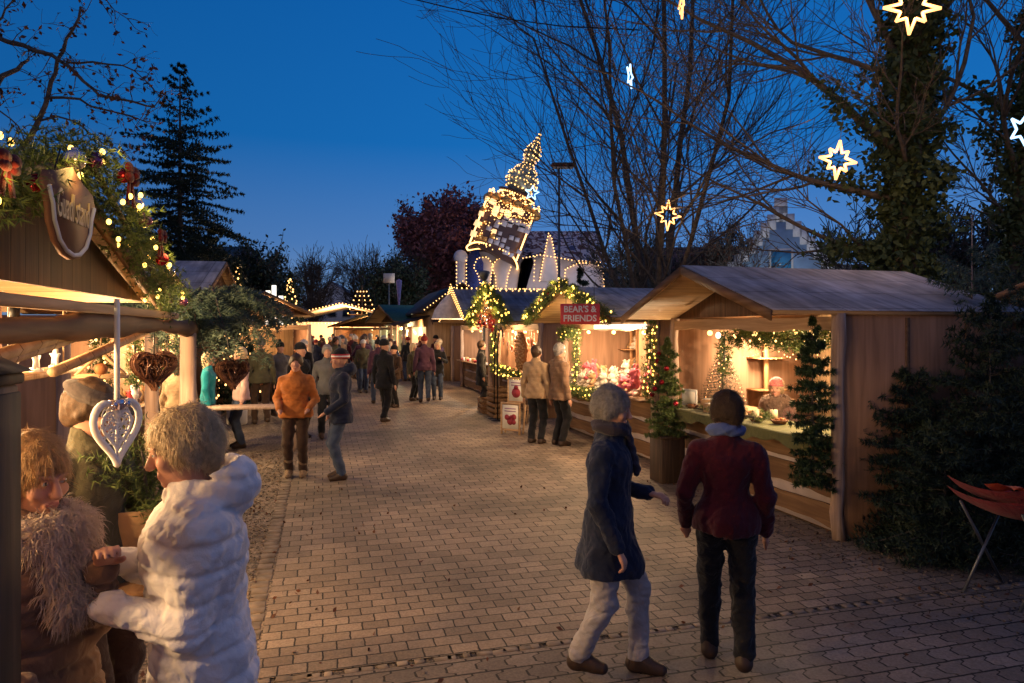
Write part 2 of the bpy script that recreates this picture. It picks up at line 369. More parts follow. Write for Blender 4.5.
def vn(X,Y,Z,sc,seed=0):
    rs=np.random.default_rng(seed); G=rs.uniform(-1,1,(24,24,24)).astype(np.float32)
    X,Y,Z=np.broadcast_arrays(X,Y,Z); r=[]
    for q in (X,Y,Z):
        q=q*sc+100; i=np.floor(q).astype(int); f=q-i; f=f*f*(3-2*f); r.append((i%24,(i+1)%24,f))
    (a,A,fa),(b,B,fb_),(c,C_,fc)=r
    return ((G[a,b,c]*(1-fa)+G[A,b,c]*fa)*(1-fb_)+(G[a,B,c]*(1-fa)+G[A,B,c]*fa)*fb_)*(1-fc)+((G[a,b,C_]*(1-fa)+G[A,b,C_]*fa)*(1-fb_)+(G[a,B,C_]*(1-fa)+G[A,B,C_]*fa)*fb_)*fc
def nrm(v): v=np.array(v,float); return v/(np.linalg.norm(v)+1e-12)
def ik(sh,wr,l1,l2,bend):
    sh=np.array(sh,float); wr=np.array(wr,float); d=wr-sh; L=np.linalg.norm(d)
    if L>(l1+l2)*.99: wr=sh+d/L*(l1+l2)*.99; d=wr-sh; L=np.linalg.norm(d)
    a=(l1*l1-l2*l2+L*L)/(2*L); h=math.sqrt(max(l1*l1-a*a,0)); u=d/L; b=np.array(bend,float); b=b-u*b.dot(u); b=nrm(b)
    return sh+u*a+b*h, wr

def person(loc, rz, label, H=1.72, group=None, vox=.02, coat=None, trousers=None, boots=None, hair=None, hairlen='short', hat=None, hatmat=None,
           coatlen=.72, puff=0, bulk=1.0, rw=None, lw=None, step=0.0, bend=0.0, headyaw=0.0, headpitch=0.0, collar=None, hood=False, fingers=False, scarf=None, seated=False, headband=None, skin=None, cuff=None, rknee=None, bag=None):
    """faces local -Y. rw/lw wrist targets (unit-height coords scaled by H/1.75); step = half stride"""
    S=H/1.75; root=empty('person',loc,rz,label,'person',group)
    root.scale=(S,S,S); skin=skin or m_skin
    h=vox; J={}
    hz=.92 if not seated else .50
    lean=bend
    def tor(x,y,z):   # torso bending forward about hips
        dz=z-hz; return np.array([x,y-math.sin(lean)*dz,hz+math.cos(lean)*dz])
    up=0 if not seated else -.42
    hipL,hipR=np.array([.09,0,hz]),np.array([-.09,0,hz])
    waist=tor(0,0,1.08+up); chest=tor(0,-.01,1.28+up); shc=tor(0,.0,1.42+up)
    shL,shR=tor(.172,.01,1.385+up),tor(-.172,.01,1.385+up); neck=tor(0,-.005,1.49+up); hc=tor(0,-.03,1.63+up)
    if seated:
        ftL,ftR=np.array([.12,-.42,.09]),np.array([-.12,-.42,.09]); knL,knR=np.array([.12,-.42,.5]),np.array([-.12,-.42,.5])
    else:
        ftL,ftR=np.array([.10,-step,.09]),np.array([-.10,step,.09])
        knL=ik(hipL,ftL,.44,.42,(0.05,-1,0))[0]; knR=ik(hipR,ftR,.44,.42,(-0.05,-1,0))[0]
        if step: ftR=ftR+np.array([0,0,.05])
    lw=(.27,-.03,.80+up) if lw is None else lw; rw=(-.27,-.03,.80+up) if rw is None else rw
    elL,wrL=ik(shL,lw,.29,.27,(.5,.9,-.4)); elR,wrR=ik(shR,rw,.29,.27,(-.5,.9,-.4))
    Rh=np.array(Matrix.Rotation(headyaw,3,'Z')@Matrix.Rotation(headpitch,3,'X'))   # head frame
    def hp(x,y,z): return hc+Rh@np.array([x,y,z])
    lo=np.array([-.55,-.65 if seated or min(lw[1],rw[1])<-.3 else -.5,-.02]); hi=np.array([.55,.5,1.9+up])
    # ---- body: one skin surface
    B=SDF(lo,hi,h); big=h>.012
    for (a,b,c) in ((hipL,knL,ftL),(hipR,knR,ftR)):
        B.cap(a,b,.075,.055,.03); B.cap(b,c,.052,.038,.02); B.cap(c,c+np.array([0,-.14,-.055]),.035,.025,.03)
    B.cap(tor(0,0,hz+.02),chest,.115,.125,.06,flat=((0,1,0),1.35)); B.cap(chest+np.array([-.09,0,.05]),chest+np.array([.09,0,.05]),.09,.09,.06)
    B.cap(neck+np.array([0,.01,-.05]),shL,.05,.05,.04); B.cap(neck+np.array([0,.01,-.05]),shR,.05,.05,.04); B.cap(neck+np.array([0,.01,-.06]),hp(0,.02,-.05),.055,.05,.03)
    for (s_,e_,w_) in ((shL,elL,wrL),(shR,elR,wrR)): B.cap(s_,e_,.048,.038,.03); B.cap(e_,w_,.037,.026,.02)
    # head
    B.ell(hp(0,.018,.018),(.073,.092,.10),.02,rot=Rh); B.ell(hp(0,-.022,-.045),(.056,.062,.075),.03,rot=Rh)
    B.cap(hp(0,-.062,-.098),hp(0,-.06,-.1),.022,.022,.02)
    if not big or True:
        B.cap(hp(0,-.086,.008),hp(0,-.106,-.034),.009,.014,.012); B.cap(hp(-.012,-.098,-.038),hp(.012,-.098,-.038),.008,.008,.008)
        for sx in (-1,1):
            B.ell(hp(sx*.032,-.094,.004),(.016,.014,.012),.012,sub=True,rot=Rh)
            B.cap(hp(sx*.014,-.087,.024),hp(sx*.046,-.075,.026),.008,.006,.012)
            B.ell(hp(sx*.042,-.062,-.03),(.022,.02,.022),.02,rot=Rh)
            B.ell(hp(sx*.075,.01,-.01),(.009,.018,.03),.006,rot=Rh)
            if h<.012: B.ell(hp(sx*.031,-.077,.004),(.0125,.0125,.0125),.003,rot=Rh)
        B.cap(hp(-.02,-.083,-.066),hp(.02,-.083,-.066),.007,.007,.006); B.cap(hp(-.016,-.081,-.077),hp(.016,-.081,-.077),.008,.008,.006)
    # hands
    for sx,e_,w_ in ((1,elL,wrL),(-1,elR,wrR)):
        d=nrm(w_-e_); side=nrm(np.cross(d,[0,0,1])) if abs(d[2])<.9 else np.array([0,-1.0,0]); pn=nrm(np.cross(side,d))
        palm=w_+d*.055
        B.cap(w_,w_+d*.075,.024,.034,.012,flat=(pn,1.7))
        if fingers:
            curl=-pn if pn[2]>0 else pn
            for q,(off,L) in enumerate(((-.027,.066),(-.009,.076),(.009,.071),(.027,.056))):
                a=w_+d*.085+side*off; b1=a+nrm(d+curl*.35)*L*.45; c1=b1+nrm(d*.6+curl)*L*.32; e1=c1+nrm(-d*.1+curl)*L*.27
                B.cap(a-d*.02,b1,.0095,.009,.003); B.cap(b1,c1,.009,.0085,.002); B.cap(c1,e1,.0085,.0075,.002)
            tb=w_+d*.03-side*.028; t1=tb+nrm(d*.8-side*.6+curl*.5)*.035; t2=t1+nrm(d+curl*.6)*.03
            B.cap(tb,t1,.013,.0105,.006); B.cap(t1,t2,.0105,.009,.002)
        else:
            B.cap(w_+d*.08,w_+d*.14,.026,.016,.02,flat=(pn,1.6)); B.cap(w_+d*.03,w_+d*.07-side*.035,.012,.01,.01)
    eyeL,eyeR=hp(.031,-.086,.004),hp(-.031,-.086,.004); mouth=hp(0,-.089,-.071)
    def mf(C):
        m=np.zeros(len(C),int); m[np.linalg.norm((C-mouth)@Rh*np.array([.55,.7,1.25]),axis=1)<.0125]=1
        for e in (eyeL,eyeR):
            q=(C-e)@Rh; rr=np.sqrt((q[:,0]/1.5)**2+(q[:,2]/.75)**2+ (q[:,1]*.5)**2); m[rr<.0075]=2; m[np.sqrt(q[:,0]**2+q[:,2]**2+(q[:,1]*.5)**2)<.0058]=3
        return m
    B.obj('body',[skin,m_lip,m_eyew,m_iris],root,mf if h<.015 else None)
    # ---- trousers
    if trousers:
        T=SDF(lo,hi,h)
        for (a,b,c) in ((hipL,knL,ftL),(hipR,knR,ftR)):
            T.cap(a,b,.098,.076,.03); T.cap(b,c+np.array([0,0,.02]),.074,.063,.02)
        T.cap(tor(-.05,0,hz+.04),tor(.05,0,hz+.04),.11,.11,.04)
        if not seated: T.cut((0,0,.045),(0,0,-1))
        T.disp((lambda X,Y,Z:.012*vn(X*.8,Y*.8,Z*1.1+X*.6,15,9)+.006*vn(X,Y,Z*1.5,34,10)) if h<.012 else (lambda X,Y,Z:.005*np.sin(Z*38+X*14+np.sin(Y*30)*1.2)*(Z<.9))); T.obj('trousers',trousers,root)
    if boots:
        for c,kn in ((ftL,knL),(ftR,knR)):
            T=SDF((c[0]-.12,c[1]-.32,-.03),(c[0]+.12,c[1]+.26,.45),min(h,.014))
            T.cap(c+np.array([0,.02,-.03]),c+nrm(kn-c)*(.17 if boots is b_fur else .05),.052,.064 if boots is b_fur else .052,.02); T.cap(c+np.array([0,.03,-.04]),c+np.array([0,-.14,-.052]),.043,.036,.03)
            T.cap(c+np.array([0,0,-.0]),c+np.array([0,-.09,-.04]),.05,.042,.02); T.cut((0,0,0.0),(0,0,-1)); T.obj('boot',boots,root)
    # ---- coat
    if coat:
        C=SDF(lo,hi,h); qz=(.085,.012*puff) if puff else None; r=.02*puff
        bt=hz+.06 if seated else .92*1.0-(coatlen-.62)
        C.cap(tor(0,0,hz+.02),chest,(.135+r)*bulk,(.15+r)*bulk,.06,flat=((0,1,0),1.25),quilt=qz)
        C.cap(tor(-.08,0,hz+.08),tor(.08,0,hz+.08),.11*bulk,.11*bulk,.05)
        C.cap(chest+np.array([-.07,0,.03]),chest+np.array([.07,0,.03]),(.115+r)*bulk,(.115+r)*bulk,.06)
        C.cap(neck+np.array([0,.01,-.07]),shL,.068+r,.062+r,.05); C.cap(neck+np.array([0,.01,-.07]),shR,.068+r,.062+r,.05); C.cap(neck+np.array([0,.01,-.03]),neck+np.array([0,-.0,.025]),.08,.072,.03)
        if not seated and coatlen>.62:
            C.cap((-.06,0,hz),(-.085,.0,bt+.04),.12*bulk+r,.125*bulk+r,.05,quilt=qz); C.cap((.06,0,hz),(.085,0,bt+.04),.12*bulk+r,.125*bulk+r,.05,quilt=qz)
            if step: C.cap((0,-.0,hz),(0,-step*.55,bt+.05),.12,.13,.05); C.cap((0,-.0,hz),(0,step*.5,bt+.05),.12,.13,.05)
            C.cut((0,0,bt),(0,0,-1))
        elif not seated: C.cut((0,0,hz-.06),(0,0,-1))
        for (s_,e_,w_) in ((shL,elL,wrL),(shR,elR,wrR)):
            C.cap(s_,e_,.068+r*.5,.056+r*.3,.03); C.cap(e_,w_-nrm(w_-e_)*.01,.056+r*.3,.046+r*.2,.02)
        C.cap(neck+np.array([0,-.02,.09]),neck+np.array([0,-.03,.12]),.066,.066,.015,sub=True)
        if hood:
            C.ell(neck+np.array([0,.11,.01]),(.15,.105,.10),.03); C.ell(neck+np.array([0,.06,.10]),(.09,.09,.09),.03,sub=True)
        if puff: C.disp(lambda X,Y,Z:-.006*puff+.013*puff*np.exp(-((np.mod(Z+.008*np.sin(X*9+Y*7)+.004*vn(X,Y,Z,12,11),.088)-.044)/.011)**2)+.004*puff*vn(X,Y,Z*1.5,40,12))
        C.disp(lambda X,Y,Z:(.005 if puff else .011)*vn(X+Z*.35,Y,Z*.55,14,5)+(.005 if puff else .006)*vn(X*1.2+Z*.3,Y,Z*.7,34,7)+.003*vn(X,Y,Z,75,8)) if h<.012 else C.disp(lambda X,Y,Z:.0035*np.sin(Z*26+X*22+np.sin(Y*24)*1.6)+.003*np.sin(X*41-Z*33+Y*20))
        C.obj('coat',coat,root)
    if scarf or collar:
        mt=scarf or collar; C=SDF(lo,hi,h); nb=16; rad=.085 if scarf else .115; tk=.035 if scarf else .06
        base=neck+np.array([0,-.005,.03 if scarf else -.035])
        for i in range(nb):
            a0,a1=2*PI*i/nb,2*PI*(i+1)/nb
            C.cap(base+np.array([math.cos(a0)*rad,math.sin(a0)*rad*.95,.012*math.sin(a0)]),base+np.array([math.cos(a1)*rad,math.sin(a1)*rad*.95,.012*math.sin(a1)]),tk,tk,.02)
        if collar:
            C.cap(base+np.array([.05,-.10,0]),base+np.array([.03,-.17,-.22]),.06,.05,.03); C.cap(base+np.array([-.05,-.10,0]),base+np.array([-.03,-.17,-.22]),.06,.05,.03)
            C.disp(lambda X,Y,Z:.012*vn(X,Y,Z,34,1)+.010*vn(X,Y,Z,80,2))
        else:
            C.cap(base+np.array([.03,-.09,0]),base+np.array([.05,-.15,-.26]),.035,.04,.02,flat=((0,1,0),1.6)); C.disp(lambda X,Y,Z:.004*np.sin(Z*110+X*60))
        o_=C.obj('fur_collar' if collar else 'scarf',mt,root)
        if collar and h<.01: strands(o_,C,9000,.034,.0011,1.1,mt,'fur_strands')
    if hair:
        C=SDF(hp(0,0,0)-.2-np.array([0,0,.15]),hp(0,0,0)+.22,min(h,.012))
        C.ell(hp(0,.028,.034),(.092,.108,.108),.01,rot=Rh)
        if hairlen!='short': C.cap(hp(0,.06,.0),hp(0,.055,-.13),.08,.07,.03); 
        else: C.cap(hp(0,.065,.0),hp(0,.07,-.045),.066,.05,.03)
        for sx in (-1,1): C.cap(hp(sx*.074,.0,.02),hp(sx*.078,.02,-.02 if hairlen=='short' else -.10),.022,.018,.02)
        C.ell(hp(0,-.105,-.045),(.066,.085,.098),.02,sub=True,rot=Rh)
        if h<.015: C.disp(lambda X,Y,Z:.005*vn(X,Y,Z*.3,60,3)+.003*vn(X,Y,Z*.25,120,4)+.007*vn(X,Y,Z,14,6))
        o_=C.obj('hair',hair,root)
        if h<.01: strands(o_,C,9000,.055,.0009,.16,hair,'hair_strands',center=hp(0,.02,.02))
    if hat:
        C=SDF(hp(0,0,0)-.22,hp(0,0,0)+.25,min(h,.012)); hm=hatmat or m_black
        if hat=='knit':
            C.ell(hp(0,.025,.055),(.098,.115,.108),.01,rot=Rh); C.cut(hp(0,0,.022),Rh@np.array([0,-.15,-1]))
            for i in range(18):
                a0,a1=2*PI*i/18,2*PI*(i+1)/18
                C.cap(hp(.09*math.cos(a0),.022+.106*math.sin(a0),.035-.01*math.sin(a0)),hp(.09*math.cos(a1),.022+.106*math.sin(a1),.035-.01*math.sin(a1)),.016,.016,.006)
            C.disp(lambda X,Y,Z:.0025*np.sin(Z*320)*np.sin(X*200+Y*200)); C.obj('knit_hat',hm,root)
        elif hat=='pompom':
            C.ell(hp(0,.025,.055),(.098,.115,.108),.01,rot=Rh); C.cut(hp(0,0,.022),Rh@np.array([0,-.15,-1])); C.ell(hp(0,.03,.18),(.035,.035,.035),.01); C.obj('knit_hat',hm,root)
        elif hat=='flat':
            C.ell(hp(0,.015,.072),(.112,.138,.042),.02,rot=Rh@np.array(Matrix.Rotation(.14,3,'X'))); C.ell(hp(0,.02,.045),(.086,.106,.05),.02,rot=Rh)
            C.ell(hp(0,-.085,.05),(.078,.085,.014),.012,rot=Rh@np.array(Matrix.Rotation(.25,3,'X'))); C.cut(hp(0,0,.012),Rh@np.array([0,0,-1]))
            C.obj('flat_cap',hm,root)
    if headband:
        for q,(zz,mt,rr) in enumerate(((.048,headband[0],.013),(.068,headband[1],.012),(.03,headband[1],.011))):
            mb=MB(); pts=[tuple(hp(.098*math.cos(a),.025+.116*math.sin(a),zz)) for a in np.linspace(0,2*PI,25)]
            mb.tube(pts,rr,8); mb.build('hat_stripe',mt,root,smooth=True)
    if bag:
        e=MB(); w_=wrR if bag[1]=='R' else wrL
        e.bbox((w_[0],w_[1],w_[2]-.30),(.12,.34,.34),.03); e.tube([(w_[0],w_[1]-.09,w_[2]-.14),(w_[0],w_[1]-.06,w_[2]+.01),(w_[0],w_[1]+.06,w_[2]+.01),(w_[0],w_[1]+.09,w_[2]-.14)],.008,6)
        # a carried bag is a thing of its own
        o=e.build('carrier_bag',bag[0],None,smooth=False); o.location=loc; o.rotation_euler=(0,0,rz); o.scale=(S,S,S); tag(o,bag[2],'bag')
    return root
# ------------------------------------------------------------------ vegetation
def rv(s=1.0): return RNG.normal(size=3)*s
def needles(mb, P, D, n, L, wd, m=0, spread=1.0, fwd=.5):
    """P,D: arrays of points along twigs with directions; n needles each, thin triangles"""
    P=np.repeat(np.array(P),n,axis=0); D=np.repeat(np.array(D),n,axis=0); K=len(P)
    R=RNG.normal(size=(K,3)); R-=D*(R*D).sum(1,keepdims=True); R/=np.linalg.norm(R,axis=1,keepdims=True)+1e-9
    out=R*spread+D*fwd; out/=np.linalg.norm(out,axis=1,keepdims=True)
    S=np.cross(out,RNG.normal(size=(K,3))); S/=np.linalg.norm(S,axis=1,keepdims=True)+1e-9
    l=L*RNG.uniform(.7,1.2,(K,1)); V=np.stack([P-S*wd,P+S*wd,P+out*l],1).reshape(-1,3)
    mb.add(V,np.arange(3*K).reshape(-1,3),m)
def twig_pts(p,d,L,n,droop=0.,wob=.05):
    p=np.array(p,float); d=nrm(d); pts=[p.copy()]; st=L/n
    for i in range(n):
        d=nrm(d+np.array([0,0,-droop])+rv(wob)); p=p+d*st; pts.append(p.copy())
    return np.array(pts)
def conifer(name,loc,H,R,label,trunkH=None,z0=.3,whorls=22,per=7,mat=None,needle=.05,nd=4,droop=.12,cat='tree',group=None,sub=7,wd=.006,trunk_r=None,shape=1.0,step=.12,lift=-.1,bark=None,lean=0,twl=.55):
    root=empty(name,loc,random.uniform(0,6),label,cat,group); mat=mat or m_needle
    tb=MB(); tr=trunk_r or H*.014; TH_=trunkH or H*.98; tb.tube([(0,0,0),(lean*.3,0,TH_*.4),(lean,0,TH_)],[tr,tr*.65,tr*.12],8); tb.build('trunk',bark or m_bark,root,smooth=True)
    cb=MB()
    P=[];D=[]
    for w in range(whorls):
        t=w/(whorls-1); z=z0+(H-z0)*t**.92; r=R*((1-t)**shape)*random.uniform(.82,1.1)+.03*R; k=max(3,int(per*(1-t*.5))); a0=random.uniform(0,6)
        for i in range(k):
            a=a0+2*PI*i/k+random.uniform(-.25,.25); L=r*random.uniform(.7,1.12)
            if random.random()<.06: continue
            d=np.array([math.cos(a),math.sin(a),lift+.55*t]); n=max(3,int(L/step)); n=min(n,12)
            pts=twig_pts((lean*t,0,max(.03,z+random.uniform(-.5,.5)*(H-z0)/whorls*1.3)),d,L,n,droop*(1-t)*.6,.05); pts[:,2]+=np.linspace(0,1,n+1)**3*L*.12
            cb.tube(pts,np.linspace(max(.006,tr*.28*(1-t)+.004),.003,n+1),4,1,caps=False)
            for j in range(1,n+1):
                f=j/n; seg=nrm(pts[j]-pts[j-1]); P.append(pts[j]); D.append(seg)
                for sd in (-1,1):
                    side=np.cross(seg,[0,0,1])*sd; tl=L*twl*(1-f*.75)*random.uniform(.6,1.1)
                    tp=twig_pts(pts[j],seg*.8+side,tl,max(2,int(sub*tl/max(L,.01)+1)),droop*.5,.08)
                    for q in range(1,len(tp)):
                        dd=nrm(tp[q]-tp[q-1]); m_=max(1,int(np.linalg.norm(tp[q]-tp[q-1])/(needle*.8)))
                        for u in range(m_): P.append(tp[q-1]+(tp[q]-tp[q-1])*(u+.5)/m_); D.append(dd)
    needles(cb,P,D,nd*2,needle,wd*1.6,0)
    cb.build('crown',[mat,m_bark],root); return root
def branch_rec(mb,p,d,L,r,depth,ends,up=.1,wob=.16,spl=(2,4),ang=.6,sides=5,m=0,minr=.004):
    n=max(3,int(L/ (.35 if depth>1 else .25))); n=min(n,9)
    p=np.array(p,float); d=nrm(d); pts=[p.copy()]; rr=[r]; dirs=[d]
    for i in range(n):
        d=nrm(d+rv(wob)*np.array([1,1,.7])+np.array([0,0,up])); p=p+d*L/n; pts.append(p.copy()); rr.append(max(minr,r*(1-.62*(i+1)/n))); dirs.append(d)
    mb.tube(pts,rr,max(3,sides),m,caps=False)
    if depth<=0: ends.append((pts,dirs)); return
    k=random.randint(*spl)+ (1 if depth>1 else 2)
    for i in range(k):
        f=random.uniform(.28,.98); j=min(n,max(1,int(f*n))); dd=dirs[j]; q=np.cross(dd,rv()); q=nrm(q)
        nd=nrm(dd*math.cos(ang*random.uniform(.6,1.3))+q*math.sin(ang*random.uniform(.6,1.3)))
        branch_rec(mb,pts[j],nd,L*random.uniform(.42,.68),rr[j]*.62,depth-1,ends,up,wob,spl,ang,max(3,sides-1),m,minr)
    branch_rec(mb,pts[-1],dirs[-1],L*.6,rr[-1],depth-1,ends,up,wob,spl,ang,max(3,sides-1),m,minr)
def leaves(mb,C,size,m=0,flat=0):
    C=np.array(C); K=len(C); 
    if K==0: return
    A=RNG.normal(size=(K,3)); A/=np.linalg.norm(A,axis=1,keepdims=True); B=np.cross(A,RNG.normal(size=(K,3))); B/=np.linalg.norm(B,axis=1,keepdims=True)
    s=size*RNG.uniform(.6,1.25,(K,1)); n=np.cross(A,B)
    V=np.stack([C-A*s,C+B*s*.55+n*s*.15,C+A*s,C-B*s*.55+n*s*.15],1).reshape(-1,3); mb.add(V,np.arange(4*K).reshape(-1,4),m)
def bare_tree(name,loc,stems,label,depth=3,up=.06,mat=None,leaf=None,leafn=0,leafsize=.05,cat='tree',ang=.55,seed=1,spl=(2,4),group=None,minr=.004):
    random.seed(seed); global RNG; RNG=np.random.default_rng(seed)
    root=empty(name,loc,0,label,cat,group); tb=MB(); cb=MB(); ends=[]
    for (p,d,L,r) in stems:
        n=6; pp=np.array(p,float); dd=nrm(d); pts=[pp.copy()]; dirs=[dd]; rr=[r]
        for i in range(n): dd=nrm(dd+rv(.05)+np.array([0,0,up*.5])); pp=pp+dd*L/n; pts.append(pp.copy()); dirs.append(dd); rr.append(r*(1-.6*(i+1)/n))
        tb.tube(pts,rr,8,0)
        for j in range(1,n+1):
            for q in range(2 if j<n else 3):
                pr=nrm(np.cross(dirs[j],rv())); nd=nrm(dirs[j]*math.cos(ang)+pr*math.sin(ang)*random.uniform(.8,1.3))
                branch_rec(cb,pts[j],nd,L*random.uniform(.3,.5),rr[j]*.5,depth-1,ends,up,.13,spl,ang,4,0,minr)
    tb.build('trunk',mat or m_bark,root,smooth=True)
    mats=[mat or m_bark]
    if leaf:
        C=[]
        for pts,dirs in ends:
            for q in range(leafn): C.append(pts[random.randrange(len(pts))]+rv(leafsize*1.3))
        leaves(cb,C,leafsize,1); mats.append(leaf)
    cb.build('crown',mats,root,smooth=False); return root
# ------------------------------------------------------------------ garlands and lamps
LK=3.2
def lamp(name,loc,power,col=(1,.62,.30),r=.08,parent=None):
    l=bpy.data.lights.new(name,'POINT'); l.energy=power*LK; l.color=col; l.shadow_soft_size=r
    o=bpy.data.objects.new(name,l); COL.objects.link(o); o.location=loc
    if parent: o.parent=parent
    return o
def arealamp(name,loc,power,sx,sy,rot,col=(1,.66,.34),parent=None):
    l=bpy.data.lights.new(name,'AREA'); l.shape='RECTANGLE'; l.size=sx; l.size_y=sy; l.energy=power; l.color=col
    o=bpy.data.objects.new(name,l); COL.objects.link(o); o.location=loc; o.rotation_euler=rot
    if parent: o.parent=parent
    return o
_bulb={}
def bulb_obj(loc,r,mat,parent,name='light_bulb'):
    k=(r,mat.name)
    if k not in _bulb:
        mb=MB(); mb.ball((0,0,0),(r*.8,r*.8,r),8,6); _bulb[k]=mb.build(name,mat,parent,smooth=True); o=_bulb[k]
    else:
        o=bpy.data.objects.new(name,_bulb[k].data); COL.objects.link(o); o.parent=parent
    o.location=loc; return o
def resample(pts,step):
    P=np.array([tuple(p) for p in pts],float); s=np.concatenate([[0],np.cumsum(np.linalg.norm(P[1:]-P[:-1],axis=1))]); n=max(2,int(s[-1]/step)); t=np.linspace(0,s[-1],n+1)
    Q=np.stack([np.interp(t,s,P[:,i]) for i in range(3)],1); return Q
def garland(loc,rz,pts,rad,label,bulbs=30,br=.014,bmat=None,mat=None,nl=.06,dens=1.0,baubles=0,each=True,cat='garland',group=None,wd=.004,name='fir_garland',red=0,glow=0,glowp=.7):
    root=empty(name,loc,rz,label,cat,group); Q=resample(pts,.05/dens); mb=MB(); P=[];D=[]
    T=np.gradient(Q,axis=0); T/=np.linalg.norm(T,axis=1,keepdims=True)+1e-9
    mb.tube(Q[::3] if len(Q)>9 else Q,rad*.12,5,1)
    for i in range(len(Q)):
        for k in range(6):
            d=np.cross(T[i],rv()); d=nrm(nrm(d)+T[i]*random.uniform(-.5,.9)+np.array([0,0,-.15])); L=rad*random.uniform(.6,1.25)
            m=max(2,int(L/.03)); pp=Q[i]+rv(.01)
            for q in range(1,m+1): P.append(pp+d*L*q/m); D.append(d)
    needles(mb,P,D,9,nl,wd*1.3,0,spread=.9,fwd=.7); mb.build('foliage',[mat or m_needleg,m_bark],root)
    bmat=bmat or m_bulby; n=bulbs
    for i in range(glow): j=int((i+.5)/glow*(len(Q)-1)); lamp('garland_glow',tuple(Q[j]+np.array([0,-rad*1.1,.02])),glowp,(1,.62,.16),r=.05,parent=root)
    if each:
        for i in range(n):
            j=int((i+.5)/n*(len(Q)-1)); d=nrm(np.cross(T[j],rv())); bulb_obj(Q[j]+d*rad*random.uniform(.55,1.1),br,bmat,root)
    else:
        fb=MB()
        for i in range(n):
            j=int((i+.5)/n*(len(Q)-1)); d=nrm(np.cross(T[j],rv())); fb.ball(Q[j]+d*rad*random.uniform(.5,1.1),br,6,4)
        fb.build('light_bulb_string',bmat,root)
    for i in range(baubles):
        j=int((i+.5+random.uniform(-.2,.2))/baubles*(len(Q)-1)); d=np.array([.0,-1,.1])+rv(.35); q=Q[j]+nrm(d)*rad*.75; b=MB(); r=random.uniform(.022,.036)
        b.ball((0,0,0),r,16,10); b.lathe([(.012,r*.95),(.012,r*1.15),(.001,r*1.16)],8); o=b.build('bauble',[m_bred,m_bsil,m_bpur][i%3],root,smooth=True); o.location=q
    return root
m_bred=M_plain('red_glass',(.25,.01,.02),.12,.05,5,metal=.6,bm=0)
m_bsil=M_plain('silver_glass',(.6,.52,.58),.12,.05,5,metal=.8,bm=0)
m_bpur=M_plain('purple_glass',(.2,.06,.16),.12,.05,5,metal=.6,bm=0)
def star(loc,R,label,n=8,r2=.42,long=1.0,mat=None,rot=(0,0,0),group=None,tr=.018,cord=1.2,name='star_light',glowp=0):
    root=empty(name,loc,0,label,'star light',group,rot=rot)
    pts=[]
    for i in range(n*2):
        a=PI/2+PI*i/n; rr=R*r2 if i%2 else (R*(long if (i//2)%2==0 else .72) if n==8 else R)
        pts.append((math.cos(a)*rr,0,math.sin(a)*rr))
    mb=MB(); 
    for i in range(len(pts)): mb.tube([pts[i],pts[(i+1)%len(pts)]],tr,6)
    mb.build('light_rope',mat or m_stary,root,smooth=True)
    fb=MB(); inner=[(x*.86,.012,z*.86) for x,y,z in pts]
    for i in range(len(pts)): fb.tube([inner[i],inner[(i+1)%len(pts)]],tr*.3,4)
    fb.build('wire_frame',m_grey,root)
    if glowp: lamp('star_glow',(0,-.12,0),glowp,(1,.6,.28),r=.25,parent=root)
    cb=MB(); cb.tube([(0,0,R),(0,0,R+cord)],.004,4); cb.build('hanging_cord',m_black,root)
    return root
m_stary=M_emit('gold_rope_light',(1,.45,.14),2.9)
m_starw=M_emit('white_rope_light',(.40,.68,1),2.6)
# ------------------------------------------------------------------ market stall
def live_board(mb,x0,x1,z0,z1,y,th,amp=.02,m=0,n=26,seed=0):
    rs=np.random.default_rng(seed); xs=np.linspace(x0,x1,n); ph=rs.uniform(0,6,6)
    w=lambda x,k:amp*(.6*np.sin(x*2.3+ph[k])+.5*np.sin(x*5.9+ph[k+1])+.3*np.sin(x*13+ph[k+2]))
    lo=z0+w(xs,0); hi=z1+w(xs,3)*.5; k=np.arange(n-1)
    for (ya,flip) in ((y-th/2,False),(y+th/2,True)):
        V=np.concatenate([np.stack([xs,np.full(n,ya),lo],1),np.stack([xs,np.full(n,ya),hi],1)]); q=np.stack([k,k+1,n+k+1,n+k],1)
        mb.add(V,q[:,::-1] if flip else q,m)
    for (zz,flip) in ((lo,False),(hi,True)):
        V=np.concatenate([np.stack([xs,np.full(n,y-th/2),zz],1),np.stack([xs,np.full(n,y+th/2),zz],1)]); q=np.stack([k,n+k,n+k+1,k+1],1)
        mb.add(V,q[:,::-1] if flip else q,m)
